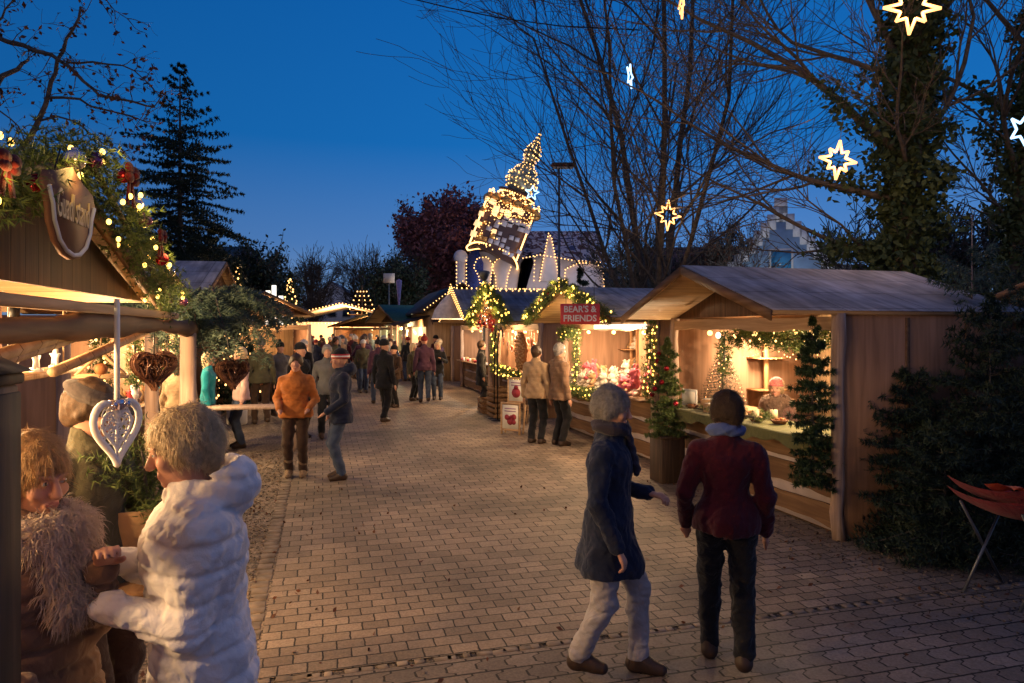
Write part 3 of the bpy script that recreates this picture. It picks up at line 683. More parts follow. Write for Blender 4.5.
def stall(loc,rz,w,D,label,o=.8,ze=2.18,zr=2.73,felt=None,wall=None,post=True,counter=.965,boards=True,group='wooden market stalls',walls=True,gable=None,seed=0,counter_mat=None,overx=.02,beam=True,extra_door=False):
    felt=felt or m_felt; root=empty('market_stall',loc,rz,label,'market stall',group); hw=w/2
    wall=wall or m_oak; wally=m_oak_y
    mb=MB(); mb.box((0,D-.02,1.08),(w-.09,.035,2.12)); mb.build('back_wall',wall,root)
    for sx in (-1,1):
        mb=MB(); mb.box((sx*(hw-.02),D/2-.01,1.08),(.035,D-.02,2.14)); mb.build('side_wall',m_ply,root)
        for yy in (.74,1.48):
            mb=MB(); mb.box((sx*(hw+.002),yy,1.07),(.014,.045,2.1)); mb.build('batten',m_brown,root)
    mb=MB(); mb.box((0,D/2,.05),(w-.12,D-.1,.06)); mb.build('floor_panel',m_brown,root)
    for yy,mt in ((.0,gable or m_brownv),(D-.02,wall)):
        mb=MB(); mb.prism([(-hw+.02,ze-.02),(hw-.02,ze-.02),(0,zr-.06)],yy-.014,yy+.014); mb.build('gable_board',mt,root)
    # roof slabs
    Lx=hw+overx
    for sx in (-1,1):
        mb=MB(); t=.035; p=[(0,zr),(sx*Lx,ze),(sx*Lx,ze-t),(0,zr-t)]
        mb.prism([(x,z) for x,z in p],-o,D+.08,1); rs=mb.build('roof',[m_soff,m_soff],root,fix=True)
        mb=MB(); p=[(0.0,zr+.012),(sx*(Lx+.015),ze+.006),(sx*(Lx+.015),ze-.004+.006),(0.0,zr+.002)]
        mb.prism(p,-o-.01,D+.09,0); mb.build('roof_felt',felt,root,fix=True)
        mb=MB(); p=[(0,zr+.003),(sx*Lx,ze+.003),(sx*Lx,ze-.095),(0,zr-.095)]
        mb.prism(p,-o-.03,-o-.012,0); mb.build('bargeboard',m_brown,root,fix=True)
    mb=MB(); mb.box((0,-o/2,zr-.085),(.07,o-.02,.09)); mb.build('ridge_beam',m_soff,root)
    if post:
        for sx in (-1,1):
            mb=MB(); rs=random.Random(seed+sx); pts=[(sx*(hw-.03)+rs.uniform(-.012,.012),-.05+rs.uniform(-.01,.01),z) for z in np.linspace(0,2.16,9)]
            mb.tube(pts,[.062+rs.uniform(-.006,.008) for _ in pts],12); mb.build('post',m_log,root,smooth=True)
    if beam:
        mb=MB(); live_board(mb,-hw+.05,hw-.06,2.0,2.13,-.05,.05,.02,seed=seed+5); mb.build('beam',m_beam,root)
    if counter:
        mb=MB(); mb.bbox((0,.02,counter-.02),(w-.16,.56,.04),.008); mb.build('counter_top',counter_mat or m_brown,root)
        if boards:
            mb=MB(); mb.box((0,.035,counter/2),(w-.14,.02,counter-.08)); mb.build('backing_board',m_backing,root)
            for i,(z0,z1) in enumerate(((.09,.29),(.375,.6),(.655,.92))):
                mb=MB(); live_board(mb,-hw+.07,hw-.09,z0,z1,.0,.03,.022,seed=seed*3+i); mb.build('live_edge_plank',m_brown,root)
        else:
            mb=MB(); mb.box((0,.02,counter/2),(w-.16,.03,counter-.06)); mb.build('front_panel',m_brownv,root)
    return root
# ================================================================== ground
def street_mat(name,brick,double=False,bw_=.20,rh=.165):
    m,nt,b=newmat(name); tc=N(nt,'ShaderNodeTexCoord'); mp=N(nt,'ShaderNodeMapping'); mp.inputs['Rotation'].default_value=(0,0,-TH)
    nt.links.new(tc.outputs['Object'],mp.inputs[0]); vec=mp.outputs[0]
    sep=N(nt,'ShaderNodeSeparateXYZ'); nt.links.new(vec,sep.inputs[0])
    def mth(op,a,b_=None,c=None):
        n=N(nt,'ShaderNodeMath',operation=op)
        for i,v in enumerate((a,b_,c)):
            if v is None: continue
            if isinstance(v,(int,float)): n.inputs[i].default_value=v
            else: nt.links.new(v,n.inputs[i])
        return n.outputs[0]
    X,Y=sep.outputs[0],sep.outputs[1]
    nz=N(nt,'ShaderNodeTexNoise'); nz.inputs['Scale'].default_value=2.2; nz.inputs['Detail'].default_value=3; nt.links.new(vec,nz.inputs['Vector'])
    nf=N(nt,'ShaderNodeTexNoise'); nf.inputs['Scale'].default_value=14; nf.inputs['Detail'].default_value=2; nt.links.new(vec,nf.inputs['Vector'])
    sepn=N(nt,'ShaderNodeSeparateColor'); nt.links.new(nf.outputs['Color'],sepn.inputs[0])
    X=mth('ADD',X,mth('MULTIPLY',mth('SUBTRACT',sepn.outputs[0],.5),.018)); Y=mth('ADD',Y,mth('MULTIPLY',mth('SUBTRACT',sepn.outputs[1],.5),.014))
    if double:   # interlocking double-T stones: the cross joints zigzag
        t=mth('MULTIPLY',Y,1/rh); fr=mth('FRACT',t); pp=mth('PINGPONG',fr,.5); st=N(nt,'ShaderNodeMapRange'); nt.links.new(pp,st.inputs[0]); st.inputs[1].default_value=.17; st.inputs[2].default_value=.3; st.inputs[3].default_value=-.022; st.inputs[4].default_value=.022
        fl=mth('FLOOR',t); par=mth('MULTIPLY_ADD',mth('PINGPONG',fl,1.0),2.0,-1.0)
        X=mth('ADD',X,mth('MULTIPLY',st.outputs[0],1.0))
    cb=N(nt,'ShaderNodeCombineXYZ'); nt.links.new(X,cb.inputs[0]); nt.links.new(Y,cb.inputs[1])
    br=N(nt,'ShaderNodeTexBrick'); nt.links.new(cb.outputs[0],br.inputs['Vector']); br.inputs['Scale'].default_value=1; br.inputs['Brick Width'].default_value=bw_; br.inputs['Row Height'].default_value=rh
    br.inputs['Mortar Size'].default_value=.0058 if not double else .0075; br.inputs['Mortar Smooth'].default_value=.25; br.inputs['Bias'].default_value=0; br.offset=.5
    br.inputs['Color1'].default_value=(*brick,1); br.inputs['Color2'].default_value=tuple(x*.62 for x in brick)+(1,); br.inputs['Mortar'].default_value=(.022,.017,.014,1)
    big=N(nt,'ShaderNodeTexNoise'); big.inputs['Scale'].default_value=.55; big.inputs['Detail'].default_value=6; nt.links.new(tc.outputs['Object'],big.inputs['Vector'])
    mx=N(nt,'ShaderNodeMix',data_type='RGBA',blend_type='MULTIPLY'); mx.inputs[0].default_value=.85; nt.links.new(br.outputs['Color'],mx.inputs[6]); nt.links.new(ramp(nt,big.outputs['Fac'],[(.42,.42,.44),(1.2,1.14,1.08)],[.34,.62]),mx.inputs[7])
    fine=N(nt,'ShaderNodeTexNoise'); fine.inputs['Scale'].default_value=70; fine.inputs['Detail'].default_value=5; nt.links.new(tc.outputs['Object'],fine.inputs['Vector'])
    m2=N(nt,'ShaderNodeMix',data_type='RGBA',blend_type='MULTIPLY'); m2.inputs[0].default_value=.7; nt.links.new(mx.outputs[2],m2.inputs[6]); nt.links.new(ramp(nt,fine.outputs['Fac'],[(.62,.6,.58),(1.3,1.28,1.25)],[.3,.7]),m2.inputs[7])
    # blotchy stains and grit
    st=N(nt,'ShaderNodeTexVoronoi'); st.inputs['Scale'].default_value=9; nt.links.new(tc.outputs['Object'],st.inputs['Vector'])
    m3=N(nt,'ShaderNodeMix',data_type='RGBA',blend_type='MULTIPLY'); m3.inputs[0].default_value=.5; nt.links.new(m2.outputs[2],m3.inputs[6]); nt.links.new(ramp(nt,st.outputs['Distance'],[(.35,.3,.28),(1,1,1)],[.04,.1]),m3.inputs[7])
    nt.links.new(m3.outputs[2],b.inputs['Base Color']); b.inputs['Roughness'].default_value=.72; b.inputs['Specular IOR Level'].default_value=.35
    h=mth('ADD',mth('MULTIPLY',mth('SUBTRACT',1.0,br.outputs['Fac']),1.0),mth('MULTIPLY_ADD',fine.outputs['Fac'],.22,mth('MULTIPLY',nz.outputs['Fac'],.5)))
    bump(nt,b,h,.75,.008); return m
def gravel_mat(name,c,dk):
    m,nt,b=newmat(name); tc=N(nt,'ShaderNodeTexCoord'); v=N(nt,'ShaderNodeTexVoronoi'); v.inputs['Scale'].default_value=42; nt.links.new(tc.outputs['Object'],v.inputs['Vector'])
    big=N(nt,'ShaderNodeTexNoise'); big.inputs['Scale'].default_value=1.4; big.inputs['Detail'].default_value=7; nt.links.new(tc.outputs['Object'],big.inputs['Vector'])
    sp=N(nt,'ShaderNodeSeparateColor'); nt.links.new(v.outputs['Color'],sp.inputs[0])
    col=ramp(nt,sp.outputs[0],[dk,c,tuple(x*1.5 for x in c)]); mx=N(nt,'ShaderNodeMix',data_type='RGBA',blend_type='MULTIPLY'); mx.inputs[0].default_value=.8
    nt.links.new(col,mx.inputs[6]); nt.links.new(ramp(nt,big.outputs['Fac'],[(.55,.52,.5),(1.2,1.2,1.2)],[.35,.65]),mx.inputs[7]); nt.links.new(mx.outputs[2],b.inputs['Base Color']); b.inputs['Roughness'].default_value=.9
    bump(nt,b,v.outputs['Distance'],.9,.02); return m
m_street=street_mat('street_pavers',(.30,.235,.18)); m_street3=street_mat('small_pavers',(.30,.235,.18),False,.172,.122); m_street2=street_mat('double_t_pavers',(.25,.205,.175),True,.18,.155)
m_gravel=gravel_mat('gravel',(.20,.15,.11),(.06,.045,.035)); m_earth=gravel_mat('earth',(.09,.07,.055),(.03,.024,.02))
def sheet(name,ab,z,mat):
    mb=MB(); mb.add([tuple(W(a,b,z)) for a,b in ab],[list(range(len(ab)))]); return tag(mb.build(name,mat),kind='structure')
sheet('ground',[(-400,-60),(400,-60),(400,500),(-400,500)],0.0,m_earth)
sheet('gravel_strip',[(-9,-3),(-.38,-3),(-.38,46),(-9,46)],.004,m_gravel)
sheet('street_strip',[(-.38,4.135),(5.2,4.135),(5.2,5.5),(-.38,5.5)],.008,m_street3)
sheet('street',[(-.38,5.5),(5.2,5.5),(5.2,60),(-.38,60)],.008,m_street)
sheet('street_crossing',[(-.38,-3),(12,-3),(12,4.072),(-.38,4.072)],.008,m_street2)
# row of small broken setts between the two pavings and along the left edge
mb=MB(); rs=random.Random(5)
a=-.38
while a<7.5:
    for r_ in range(1):
        w_=rs.uniform(.05,.12); mb.bbox((*W(a+w_/2,4.10+r_*.062+rs.uniform(-.006,.006))[:2],.006),(w_-.006,.05,.010),.003,rot=Matrix.Rotation(TH+rs.uniform(-.12,.12),3,'Z'))
    a+=rs.uniform(.07,.12)
tag(mb.build('joint_strip',M_plain('joint_setts',(.19,.15,.12),.85,.5,7)),kind='structure')
mb=MB(); b_=3.0
while b_<22:
    w_=rs.uniform(.09,.16); mb.bbox((*W(-.46+rs.uniform(-.01,.01),b_)[:2],.006),(.12,w_-.008,.012),.003,rot=Matrix.Rotation(TH+rs.uniform(-.06,.06),3,'Z')); b_+=w_+.01
tag(mb.build('kerb_strip',M_plain('kerb_setts',(.17,.13,.10),.85,.5,7)),kind='structure')
# loose pebbles and dead leaves on the gravel
mb=MB(); rs=random.Random(8)
for i in range(2600):
    b_=rs.uniform(2.2,12); a=-.5-abs(rs.gauss(0,.55)); s_=rs.uniform(.006,.017)
    mb.ball((*W(a,b_)[:2],.004+s_*.3),(s_,s_*rs.uniform(.6,1),s_*.6),5,3)
for i in range(1500):
    b_=rs.uniform(2.0,6.2); a=4.75+rs.gauss(0,.5)+max(0,(5.2-b_))*.3; s_=rs.uniform(.005,.014); mb.ball((*W(a,b_)[:2],.008+s_*.3),(s_,s_*.8,s_*.6),5,3)
tag(mb.build('pebbles',m_gravel),'loose pebbles scattered along both edges of the paving','gravel',kind='stuff')
mb=MB(); C=[]
for i in range(420):
    a=rs.choice([rs.gauss(4.9,.6),rs.gauss(-.9,.5),rs.uniform(-.3,5)]); C.append(tuple(W(a,rs.uniform(2.5,9),.018)))
leaves(mb,C,.022); tag(mb.build('fallen_leaves',m_drift),'small brown fallen leaves on the paving and gravel','leaves',kind='stuff')

# ================================================================== world
w=bpy.data.worlds.new('World'); scn.world=w; w.use_nodes=True; nt=w.node_tree; bg=nt.nodes['Background']
tc=N(nt,'ShaderNodeTexCoord'); sp=N(nt,'ShaderNodeSeparateXYZ'); nt.links.new(tc.outputs['Generated'],sp.inputs[0])
colo=ramp(nt,sp.outputs['Z'],[(.012,.016,.03),(.17,.28,.47),(.065,.18,.44),(.006,.122,.40),(.002,.088,.335),(.02,.06,.17)],[0.0,.02,.12,.26,.50,1.0])
# darker towards the left (west) of the view
az=N(nt,'ShaderNodeMapRange'); nt.links.new(sp.outputs['X'],az.inputs[0]); az.inputs[1].default_value=-.75; az.inputs[2].default_value=.05; az.inputs[3].default_value=.66; az.inputs[4].default_value=1.0
mx=N(nt,'ShaderNodeVectorMath',operation='SCALE'); nt.links.new(colo,mx.inputs[0]); nt.links.new(az.outputs[0],mx.inputs[3])
sky=N(nt,'ShaderNodeTexSky',sky_type='NISHITA'); sky.sun_disc=False; sky.sun_elevation=math.radians(-3); sky.sun_rotation=math.radians(200)
ad=N(nt,'ShaderNodeVectorMath',operation='MULTIPLY_ADD'); nt.links.new(sky.outputs[0],ad.inputs[0]); ad.inputs[1].default_value=(.02,.02,.02); nt.links.new(mx.outputs[0],ad.inputs[2])
bk=N(nt,'ShaderNodeMapRange',interpolation_type='SMOOTHSTEP'); nt.links.new(sp.outputs['Y'],bk.inputs[0]); bk.inputs[1].default_value=.15; bk.inputs[2].default_value=-.6; bk.inputs[3].default_value=0; bk.inputs[4].default_value=1
wm=N(nt,'ShaderNodeMix',data_type='RGBA'); nt.links.new(bk.outputs[0],wm.inputs[0]); nt.links.new(ad.outputs[0],wm.inputs[6]); wm.inputs[7].default_value=(.125,.125,.205,1)   # afterglow in the west, behind the camera
nt.links.new(wm.outputs[2],bg.inputs['Color']); bg.inputs['Strength'].default_value=1.22

# ================================================================== camera and render
cam=bpy.data.cameras.new('camera'); co=bpy.data.objects.new('camera',cam); COL.objects.link(co); co.location=(0,0,CH); co.rotation_euler=(PI/2,0,0)
cam.lens=24; cam.sensor_width=36; cam.shift_y=-11.5/1024; cam.clip_end=2000; cam.clip_start=.05; scn.camera=co
vs=scn.view_settings; vs.view_transform='Standard'; vs.look='None'; vs.exposure=0; vs.gamma=1
cy=scn.cycles; cy.use_denoising=True; cy.denoiser='OPENIMAGEDENOISE'; cy.max_bounces=6; cy.diffuse_bounces=3; cy.glossy_bounces=3; cy.transmission_bounces=2; cy.sample_clamp_indirect=3; cy.caustics_reflective=False; cy.caustics_refractive=False
cy.use_adaptive_sampling=True; cy.adaptive_threshold=.02
try: cy.use_light_tree=True
except Exception: pass

# ================================================================== right row of stalls
FA=4.77
s1=stall(W(FA,7.0),ROT_R,3.2,2.25,'nearest right stall, open pine front, grey felt roof, moss covered counter',seed=1,counter_mat=m_cloth_g)
s2=stall(W(FA,11.05),ROT_R,3.9,2.3,'plush toy stall with a garlanded gable and the red BEARS & FRIENDS sign',seed=2,overx=.12)
s3=stall(W(FA,16.5),ROT_R,3.8,2.4,'gingerbread stall with dark blue roof and a light-studded garland arch',felt=m_feltb,seed=3,zr=2.95,ze=2.2)
s4=stall(W(FA,21.5),ROT_R,4.2,2.6,'far stall with bright white lit window and pale conical lit gable',felt=m_feltb,seed=4,zr=3.3,ze=2.3,boards=True)
for s_,wd,D in ((s1,3.2,2.25),(s2,3.9,2.3),(s3,3.8,2.4),(s4,4.2,2.6)):
    for x_ in (-wd*.3,0.,wd*.3):
        mb=MB(); mb.tube([(x_,.04,2.02),(x_,.10,2.09)],.03,10); mb.ball((x_,.14,1.96),.035,10,7,1); mb.build('spotlight',[m_black,m_bulb],s_,smooth=True)
lamp('stall_lamp',(0.9,.55,1.9),72,(1,.69,.38),parent=s1); lamp('stall_lamp',(-.95,1.05,1.8),50,(1,.69,.38),parent=s1)
for x_ in (-.9,0.3,1.3): lamp('stall_lamp',(x_,.22,1.93),28,(1,.66,.36),parent=s2,r=.06)
lamp('stall_lamp',(-.6,-.35,1.8),9,(1,.66,.36),parent=s2); lamp('stall_lamp',(1.2,-.28,1.92),34,(1,.68,.38),parent=s2,r=.04)
for x_ in (-1.,0.,1.): lamp('stall_lamp',(x_,.25,1.9),38,parent=s3)
lamp('stall_lamp',(0,-.5,2.2),30,parent=s3)
lamp('stall_lamp',(0,.6,1.9),70,(1,.86,.66),parent=s4); lamp('stall_lamp',(0,-.5,2.3),40,parent=s4)
# stall 2: glowing strip under the beam
mb=MB(); mb.box((.75,-.11,2.055),(2.0,.03,.075)); mb.build('light_strip',m_winw,s2)
# stall 4: bright white display window, cone gable
mb=MB(); mb.box((-.6,.9,1.45),(2.6,.03,1.05)); mb.build('lit_display_panel',m_winw,s4)
for k in range(7):
    mb=MB(); mb.bbox((-1.7+k*.34,-.1,1.0),(.16,.12,.09+.05*(k%3)),.02); o=mb.build('ornament_box',[m_red,m_white,m_tan][k%3]); o.location=s4.location; o.rotation_euler=s4.rotation_euler
    tag(o,['red gift box','white gift box','tan gift box'][k%3]+' among those on the counter of the white lit stall','box','boxes on the white lit counter')
# stall 3 inner shelf
for s_,hw in ((s1,1.6),(s2,1.95)):
    mb=MB(); 
    mb.box((-hw+.22,1.3,1.2),(.04,.06,1.9)); mb.box((-hw+.5,1.3,1.2),(.04,.06,1.9)) if s_ is s2 else None
    for z in (.7,1.15,1.6): mb.box((-hw+.2,1.35,z),(.32,.5,.02))
    mb.build('shelf',m_oak_y,s_)
# cladding seam battens on the toy stall's inner wall
mb=MB(); 
for x_ in (-.2,.95): mb.box((x_,.86,1.2),(.035,.03,1.75))
mb.box((.6,.9,1.2),(2.3,.02,1.8)); mb.build('partition_wall',m_oak,s2)

# counter cloth, goods of stall 1
def place(o,s,x,y,z,rz=0):
    p=s.matrix_world if False else Matrix.Translation(s.location)@Matrix.Rotation(s.rotation_euler.z,4,'Z')
    o.location=p@Vector((x,y,z)); o.rotation_euler=(0,0,s.rotation_euler.z+rz); return o
def SP(s,x,y,z): return (Matrix.Translation(s.location)@Matrix.Rotation(s.rotation_euler.z,4,'Z'))@Vector((x,y,z))
mb=MB()
def cf(u,v):
    x=-1.5+3.0*u; 
    if v<.6: y=.3-.62*(v/.6); z=.975+.006*math.sin(x*9+y*13)
    else: y=-.325-.02*math.sin(x*11)*(v-.6); z=.97-(v-.6)/.4*(.13+.03*math.sin(x*5)+.015*math.sin(x*17))
    return (x,y,z)
mb.grid(cf,60,14); o=mb.build('table_cloth',m_cloth_g,smooth=True); place(o,s1,0,0,0); tag(o,'moss green cloth draped over the counter of the nearest right stall','cloth')
mb=MB(); mb.bbox((0,0,.12),(.26,.02,.22),.004); mb.box((0,-.013,.12),(.2,.004,.16),1); mb.box((0,.06,.06),(.03,.12,.02)); o=mb.build('display_sign',[m_white,m_paper]); place(o,s1,-1.15,-.05,.98,.3); tag(o,'white framed card standing at the left end of the moss covered counter','sign')
def fine_goods(s,n,x0,x1,y0,y1,z,label,cat,grp,kinds):
    for i in range(n):
        k=kinds[i%len(kinds)]; o=k().copy() if False else bpy.data.objects.new(k[0],k[1]); COL.objects.link(o)
        place(o,s,random.uniform(x0,x1),random.uniform(y0,y1),z,random.uniform(0,6)); tag(o,k[2]+label,cat or k[3],grp)
def datam(name,mb,mats,smooth=True):
    o=mb.build(name,mats,smooth=smooth); me=o.data; bpy.data.objects.remove(o); return me
mb=MB(); mb.lathe([(.001,0),(.05,.0),(.075,.03),(.07,.035),(.045,.012),(.001,.01)],14)
for i in range(9): mb.ball((random.uniform(-.03,.03),random.uniform(-.03,.03),.035),.016,7,5,1)
me_bowl=datam('bowl',mb,[m_wicker,m_ginger])
mb=MB(); mb.lathe([(.001,0),(.035,0),(.035,.09),(.001,.09)],12); mb.tube([(0,0,.09),(0,0,.105)],.003,4,1); me_candle=datam('candle',mb,[M_plain('wax',(.6,.5,.32),.5,.1,8),m_black])
mb=MB(); P=[];D=[]
for i in range(26):
    d=nrm(np.array([random.gauss(0,1),random.gauss(0,1),.35])); 
    for q in range(4): P.append(d*.03*(q+1)+np.array([0,0,.02])); D.append(d)
needles(mb,P,D,6,.035,.003); mb.ball((0,0,.035),.03,8,6,1); me_arr=datam('fir_arrangement',mb,[m_needleg,m_tan])
mb=MB(); mb.bbox((0,0,.05),(.16,.11,.1),.006); mb.box((0,0,.102),(.13,.08,.004),1); me_box=datam('wooden_box',mb,[m_tan,m_paper],False)
xs=[-.95,-.75,-.62,-.45,-.3,-.12,.05,.2,.33,.48,.62,-.85,-.5,-.2,.12,.4]
for i,x_ in enumerate(xs):
    nm,me,lb,ct=[('bowl',me_bowl,'small wicker bowl of nuts','bowl'),('fir_arrangement',me_arr,'little fir twig table decoration','decoration'),('candle',me_candle,'cream pillar candle','candle'),('wooden_box',me_box,'small brown box','box')][(i*3+i//4)%4]
    o=bpy.data.objects.new(nm,me); COL.objects.link(o); place(o,s1,x_,-.12+ (i%3)*.14,.982,random.uniform(0,6)); tag(o,lb+' on the moss covered counter before the seated seller',ct,ct+' goods on the moss counter'); o.scale=[random.uniform(.9,1.3)]*3
mb=MB(); mb.tube(twig_pts((-.8,-.15,1.0),(1,.1,.02),1.4,14,0,.1),.012,5)
for i in range(16): p=np.array([-.75+i*.085,-.15+random.uniform(-.03,.06),1.0]); mb.tube(twig_pts(p,(random.uniform(-.4,1),random.uniform(-1,1),.3),.22,4,0,.2),.004,4)
o=mb.build('dry_branch',m_bark); place(o,s1,0,0,0); tag(o,'bare twiggy branch lying along the moss covered counter','branch')
# gable garland inside stall 1
garland(s1.location,ROT_R,[(-.55,.2,1.95),(-.2,.2,1.9),(.2,.2,1.95),(.6,.2,1.89),(1.15,.2,1.95)],.12,'thick fir garland hanging just inside the opening of the nearest right stall',bulbs=34,br=.014,bmat=m_bulb,nl=.07,dens=1.2)
garland(s1.location,ROT_R,[(-.86,.3,1.98),(-.9,.32,1.7),(-.88,.3,1.45)],.08,'short fir strand hanging left of the inside garland of the nearest right stall',bulbs=12,br=.012,bmat=m_bulb)
# wire icicle string lights under it
r0=empty('icicle_lights',s1.location,ROT_R,'string of tiny warm lights dangling below the inside garland','string lights')
cbm=MB(); cbm.tube([(-.5,.3,1.82),(0,.3,1.78),(.6,.3,1.8),(1.15,.3,1.82)],.003,4); cbm.build('cord',m_black,r0)
for i in range(34): bulb_obj((-.5+i*.049,.3,1.80-.14*abs(math.sin(i*1.7))),.007,m_far,r0)
bulb_obj((-.86,.2,1.93),.045,m_winw,r0,'large_bulb'); bulb_obj((1.2,.3,1.72),.035,m_winw,r0,'large_bulb'); bulb_obj((1.26,.3,1.6),.03,m_winw,r0,'large_bulb')
# small potted tree of twigs inside
def twig_tree(loc,H,label,lights=True):
    r=empty('decorative_tree',loc,0,label,'small tree'); mb=MB(); mb.tube([(0,0,0),(0,0,H)],.015,6)
    P=[];D=[]
    for i in range(150):
        t=i/150; a=i*2.4; L=(1-t)*H*.36+.03; d=np.array([math.cos(a),math.sin(a),-.12]); p0=np.array([0,0,H*(.08+.9*t)]); p1=p0+d*L
        mb.tube([p0,p1],.003,3,0,False)
        for q in range(5): P.append(p0+d*L*(q+1)/5); D.append(nrm(d))
    mb.build('trunk',m_bark,r); cb=MB(); needles(cb,P,D,7,.03,.003); cb.build('crown',m_needled,r)
    if lights:
        for i in range(40): t=i/40; a=i*2.1; L=(1-t)*H*.34+.02; bulb_obj((math.cos(a)*L,math.sin(a)*L,H*(.08+.88*t)),.006,m_far,r)
    return r
twig_tree(SP(s1,-1.15,.45,.98),.85,'slim twiggy tree with tiny lights inside the nearest right stall')
mb=MB(); mb.bbox((0,0,.48),(.7,.5,.96),.01); o=mb.build('display_crate',m_oak); place(o,s1,-1.1,.62,.0); tag(o,'tall pine crate carrying the slim twiggy tree inside the stall','crate')
# stall 1 trees at its two front corners
conifer('potted_fir',SP(s1,1.47,-.25,.55),1.5,.22,'dark dense fir fastened against the right post of the nearest right stall',z0=.03,whorls=19,per=9,mat=m_needle,needle=.05,nd=5,group=None,wd=.004,step=.055,shape=.4,trunk_r=.016,lift=-.35)
conifer('potted_fir',SP(s1,-1.15,-.38,.6),1.25,.25,'green fir with red baubles in the gap between the two nearest right stalls',z0=.08,whorls=18,per=8,mat=m_needleg,needle=.05,nd=5,wd=.004,step=.055,shape=.6)
for k in range(8):
    a=k*2.4; bb=MB(); bb.ball((0,0,0),.035,12,8); o=bb.build('bauble',m_bred,None,True); t=.2+.09*k
    o.location=SP(s1,-1.15+math.cos(a)*.26*(1-t*.7),-.38-abs(math.sin(a))*.26*(1-t*.7),.85+1.0*t); tag(o,'red glass bauble on the green fir between the nearest stalls','bauble','red baubles on the fir between stalls')
mb=MB(); mb.bbox((0,0,.3),(.34,.34,.6),.01); mb.bbox((0,0,.6),(.38,.38,.03),.008); o=mb.build('planter_box',m_dark); place(o,s1,-1.15,-.38,.0); tag(o,'tall dark planter box under the green fir with red baubles','planter')
# ---- stall 2 garland, sign, toys
gpt=[(-2.05,-.86,2.18),(-1,-.86,2.5),(0,-.86,2.80),(1,-.86,2.5),(2.05,-.86,2.18)]
garland(s2.location,ROT_R,gpt,.11,'fir garland full of yellow bulbs along the gable of the toy stall',bulbs=90,br=.019,bmat=m_bulby,nl=.07,red=1,baubles=9,glow=5,glowp=2)
garland(s2.location,ROT_R,[(1.98,-.15,2.15),(1.98,-.16,1.6),(1.96,-.18,1.0)],.085,'lit fir garland hanging down the right post of the toy stall',bulbs=36,br=.016,bmat=m_bulby,nl=.06)
garland(s2.location,ROT_R,[(-1.0,-.15,2.0),(-1.05,-.16,1.6),(-1.03,-.18,1.0)],.07,'lit fir garland hanging down left of the toy stall opening',bulbs=30,br=.015,bmat=m_bulby,nl=.06)
garland(s2.location,ROT_R,[(-1.7,-.4,1.02),(-.8,-.42,.93),(0,-.42,.9),(.6,-.4,.96)],.09,'lit fir garland lying along the front edge of the toy counter',bulbs=46,br=.016,bmat=m_bulby,nl=.06)
def text(body,size,mat,parent,loc,rot=(PI/2,0,0),ext=.003,shear=0,sx=1,sy=1,name='lettering',off=0):
    c=bpy.data.curves.new(name,'FONT'); c.body=body; c.size=size; c.extrude=ext; c.shear=shear; c.align_x='CENTER'; c.align_y='CENTER'; c.offset=off; c.materials.append(mat); c.resolution_u=3
    t_=bpy.data.objects.new(name,c); COL.objects.link(t_); bpy.context.view_layer.update(); dg=bpy.context.evaluated_depsgraph_get()
    me=bpy.data.meshes.new_from_object(t_.evaluated_get(dg)); bpy.data.objects.remove(t_)
    if not me.materials: me.materials.append(mat)
    o=link(name,me,parent); o.location=loc; o.rotation_euler=rot; o.scale=(sx,sy,1); return o
sg=empty('stall_sign',at(580,314,9.7),-.2,"red wooden sign reading BEAR'S & FRIENDS under the toy stall gable",'sign')
mb=MB(); mb.bbox((0,0,0),(.56,.03,.29),.008); mb.build('board',M_plain('sign_red',(.62,.06,.07),.5,.12,9),sg)
text("BEAR'S &",.125,m_white,sg,(0,-.019,.065),sx=.95,off=.003); text('FRIENDS',.125,m_white,sg,(0,-.019,-.065),sx=1.0,off=.003)
for x_ in (-.2,.2): mb=MB(); mb.tube([(x_,0,.14),(x_,0,.42)],.004,4); mb.build('cord',m_black,sg)
# plush bears
def plush(k):
    S=SDF((-.13,-.15,-.01),(.13,.13,.32),.009)
    S.ell((0,0,.085),(.065,.06,.085),.02); S.ell((0,-.01,.2),(.062,.058,.058),.015); S.ell((0,-.06,.19),(.028,.03,.022),.01)
    for sx in (-1,1):
        S.ell((sx*.048,0,.25),(.022,.014,.022),.006) if k!=1 else S.cap((sx*.03,.01,.24),(sx*.045,.02,.31),.016,.014,.006)
        S.cap((sx*.05,-.01,.13),(sx*.085,-.06,.09),.026,.022,.012); S.cap((sx*.045,-.02,.04),(sx*.06,-.10,.03),.03,.03,.012)
    S.disp(lambda X,Y,Z:.0025*np.sin(X*190+np.sin(Z*160)*2)*np.sin(Y*170+Z*90))
    V,Q=S.mesh(); mb=MB(); mb.add(V,Q); 
    mb.ball((0,-.092,.195),.008,6,5,1); mb.ball((.022,-.066,.212),.005,6,5,1); mb.ball((-.022,-.066,.212),.005,6,5,1)
    return mb
pl={}
for k in (0,1):
    for cn,mt in (('white',m_plush),('pink',m_pink),('tan',m_tan)): pl[(k,cn)]=datam('plush_toy',plush(k),[mt,m_black])
random.seed(21)
for i in range(44):
    x_=-1.5+3.1*((i*.618)%1); row=i%3; cn='pink' if (x_>.75 and random.random()<.8) or random.random()<.08 else random.choice(['white','white','white','tan']); k=random.choice([0,1])
    o=bpy.data.objects.new('plush_toy',pl[(k,cn)]); COL.objects.link(o); place(o,s2,x_,-.16+row*.15,.967+(.10 if row==2 else 0)+( .13 if i%7==0 else 0),random.uniform(-.7,.7)); o.scale=[random.uniform(.85,1.25)]*3
    tag(o,f"small {cn} plush {'bear' if k==0 else 'bunny'} in the heap on the toy stall counter",'plush toy','plush toys heaped on the counter')
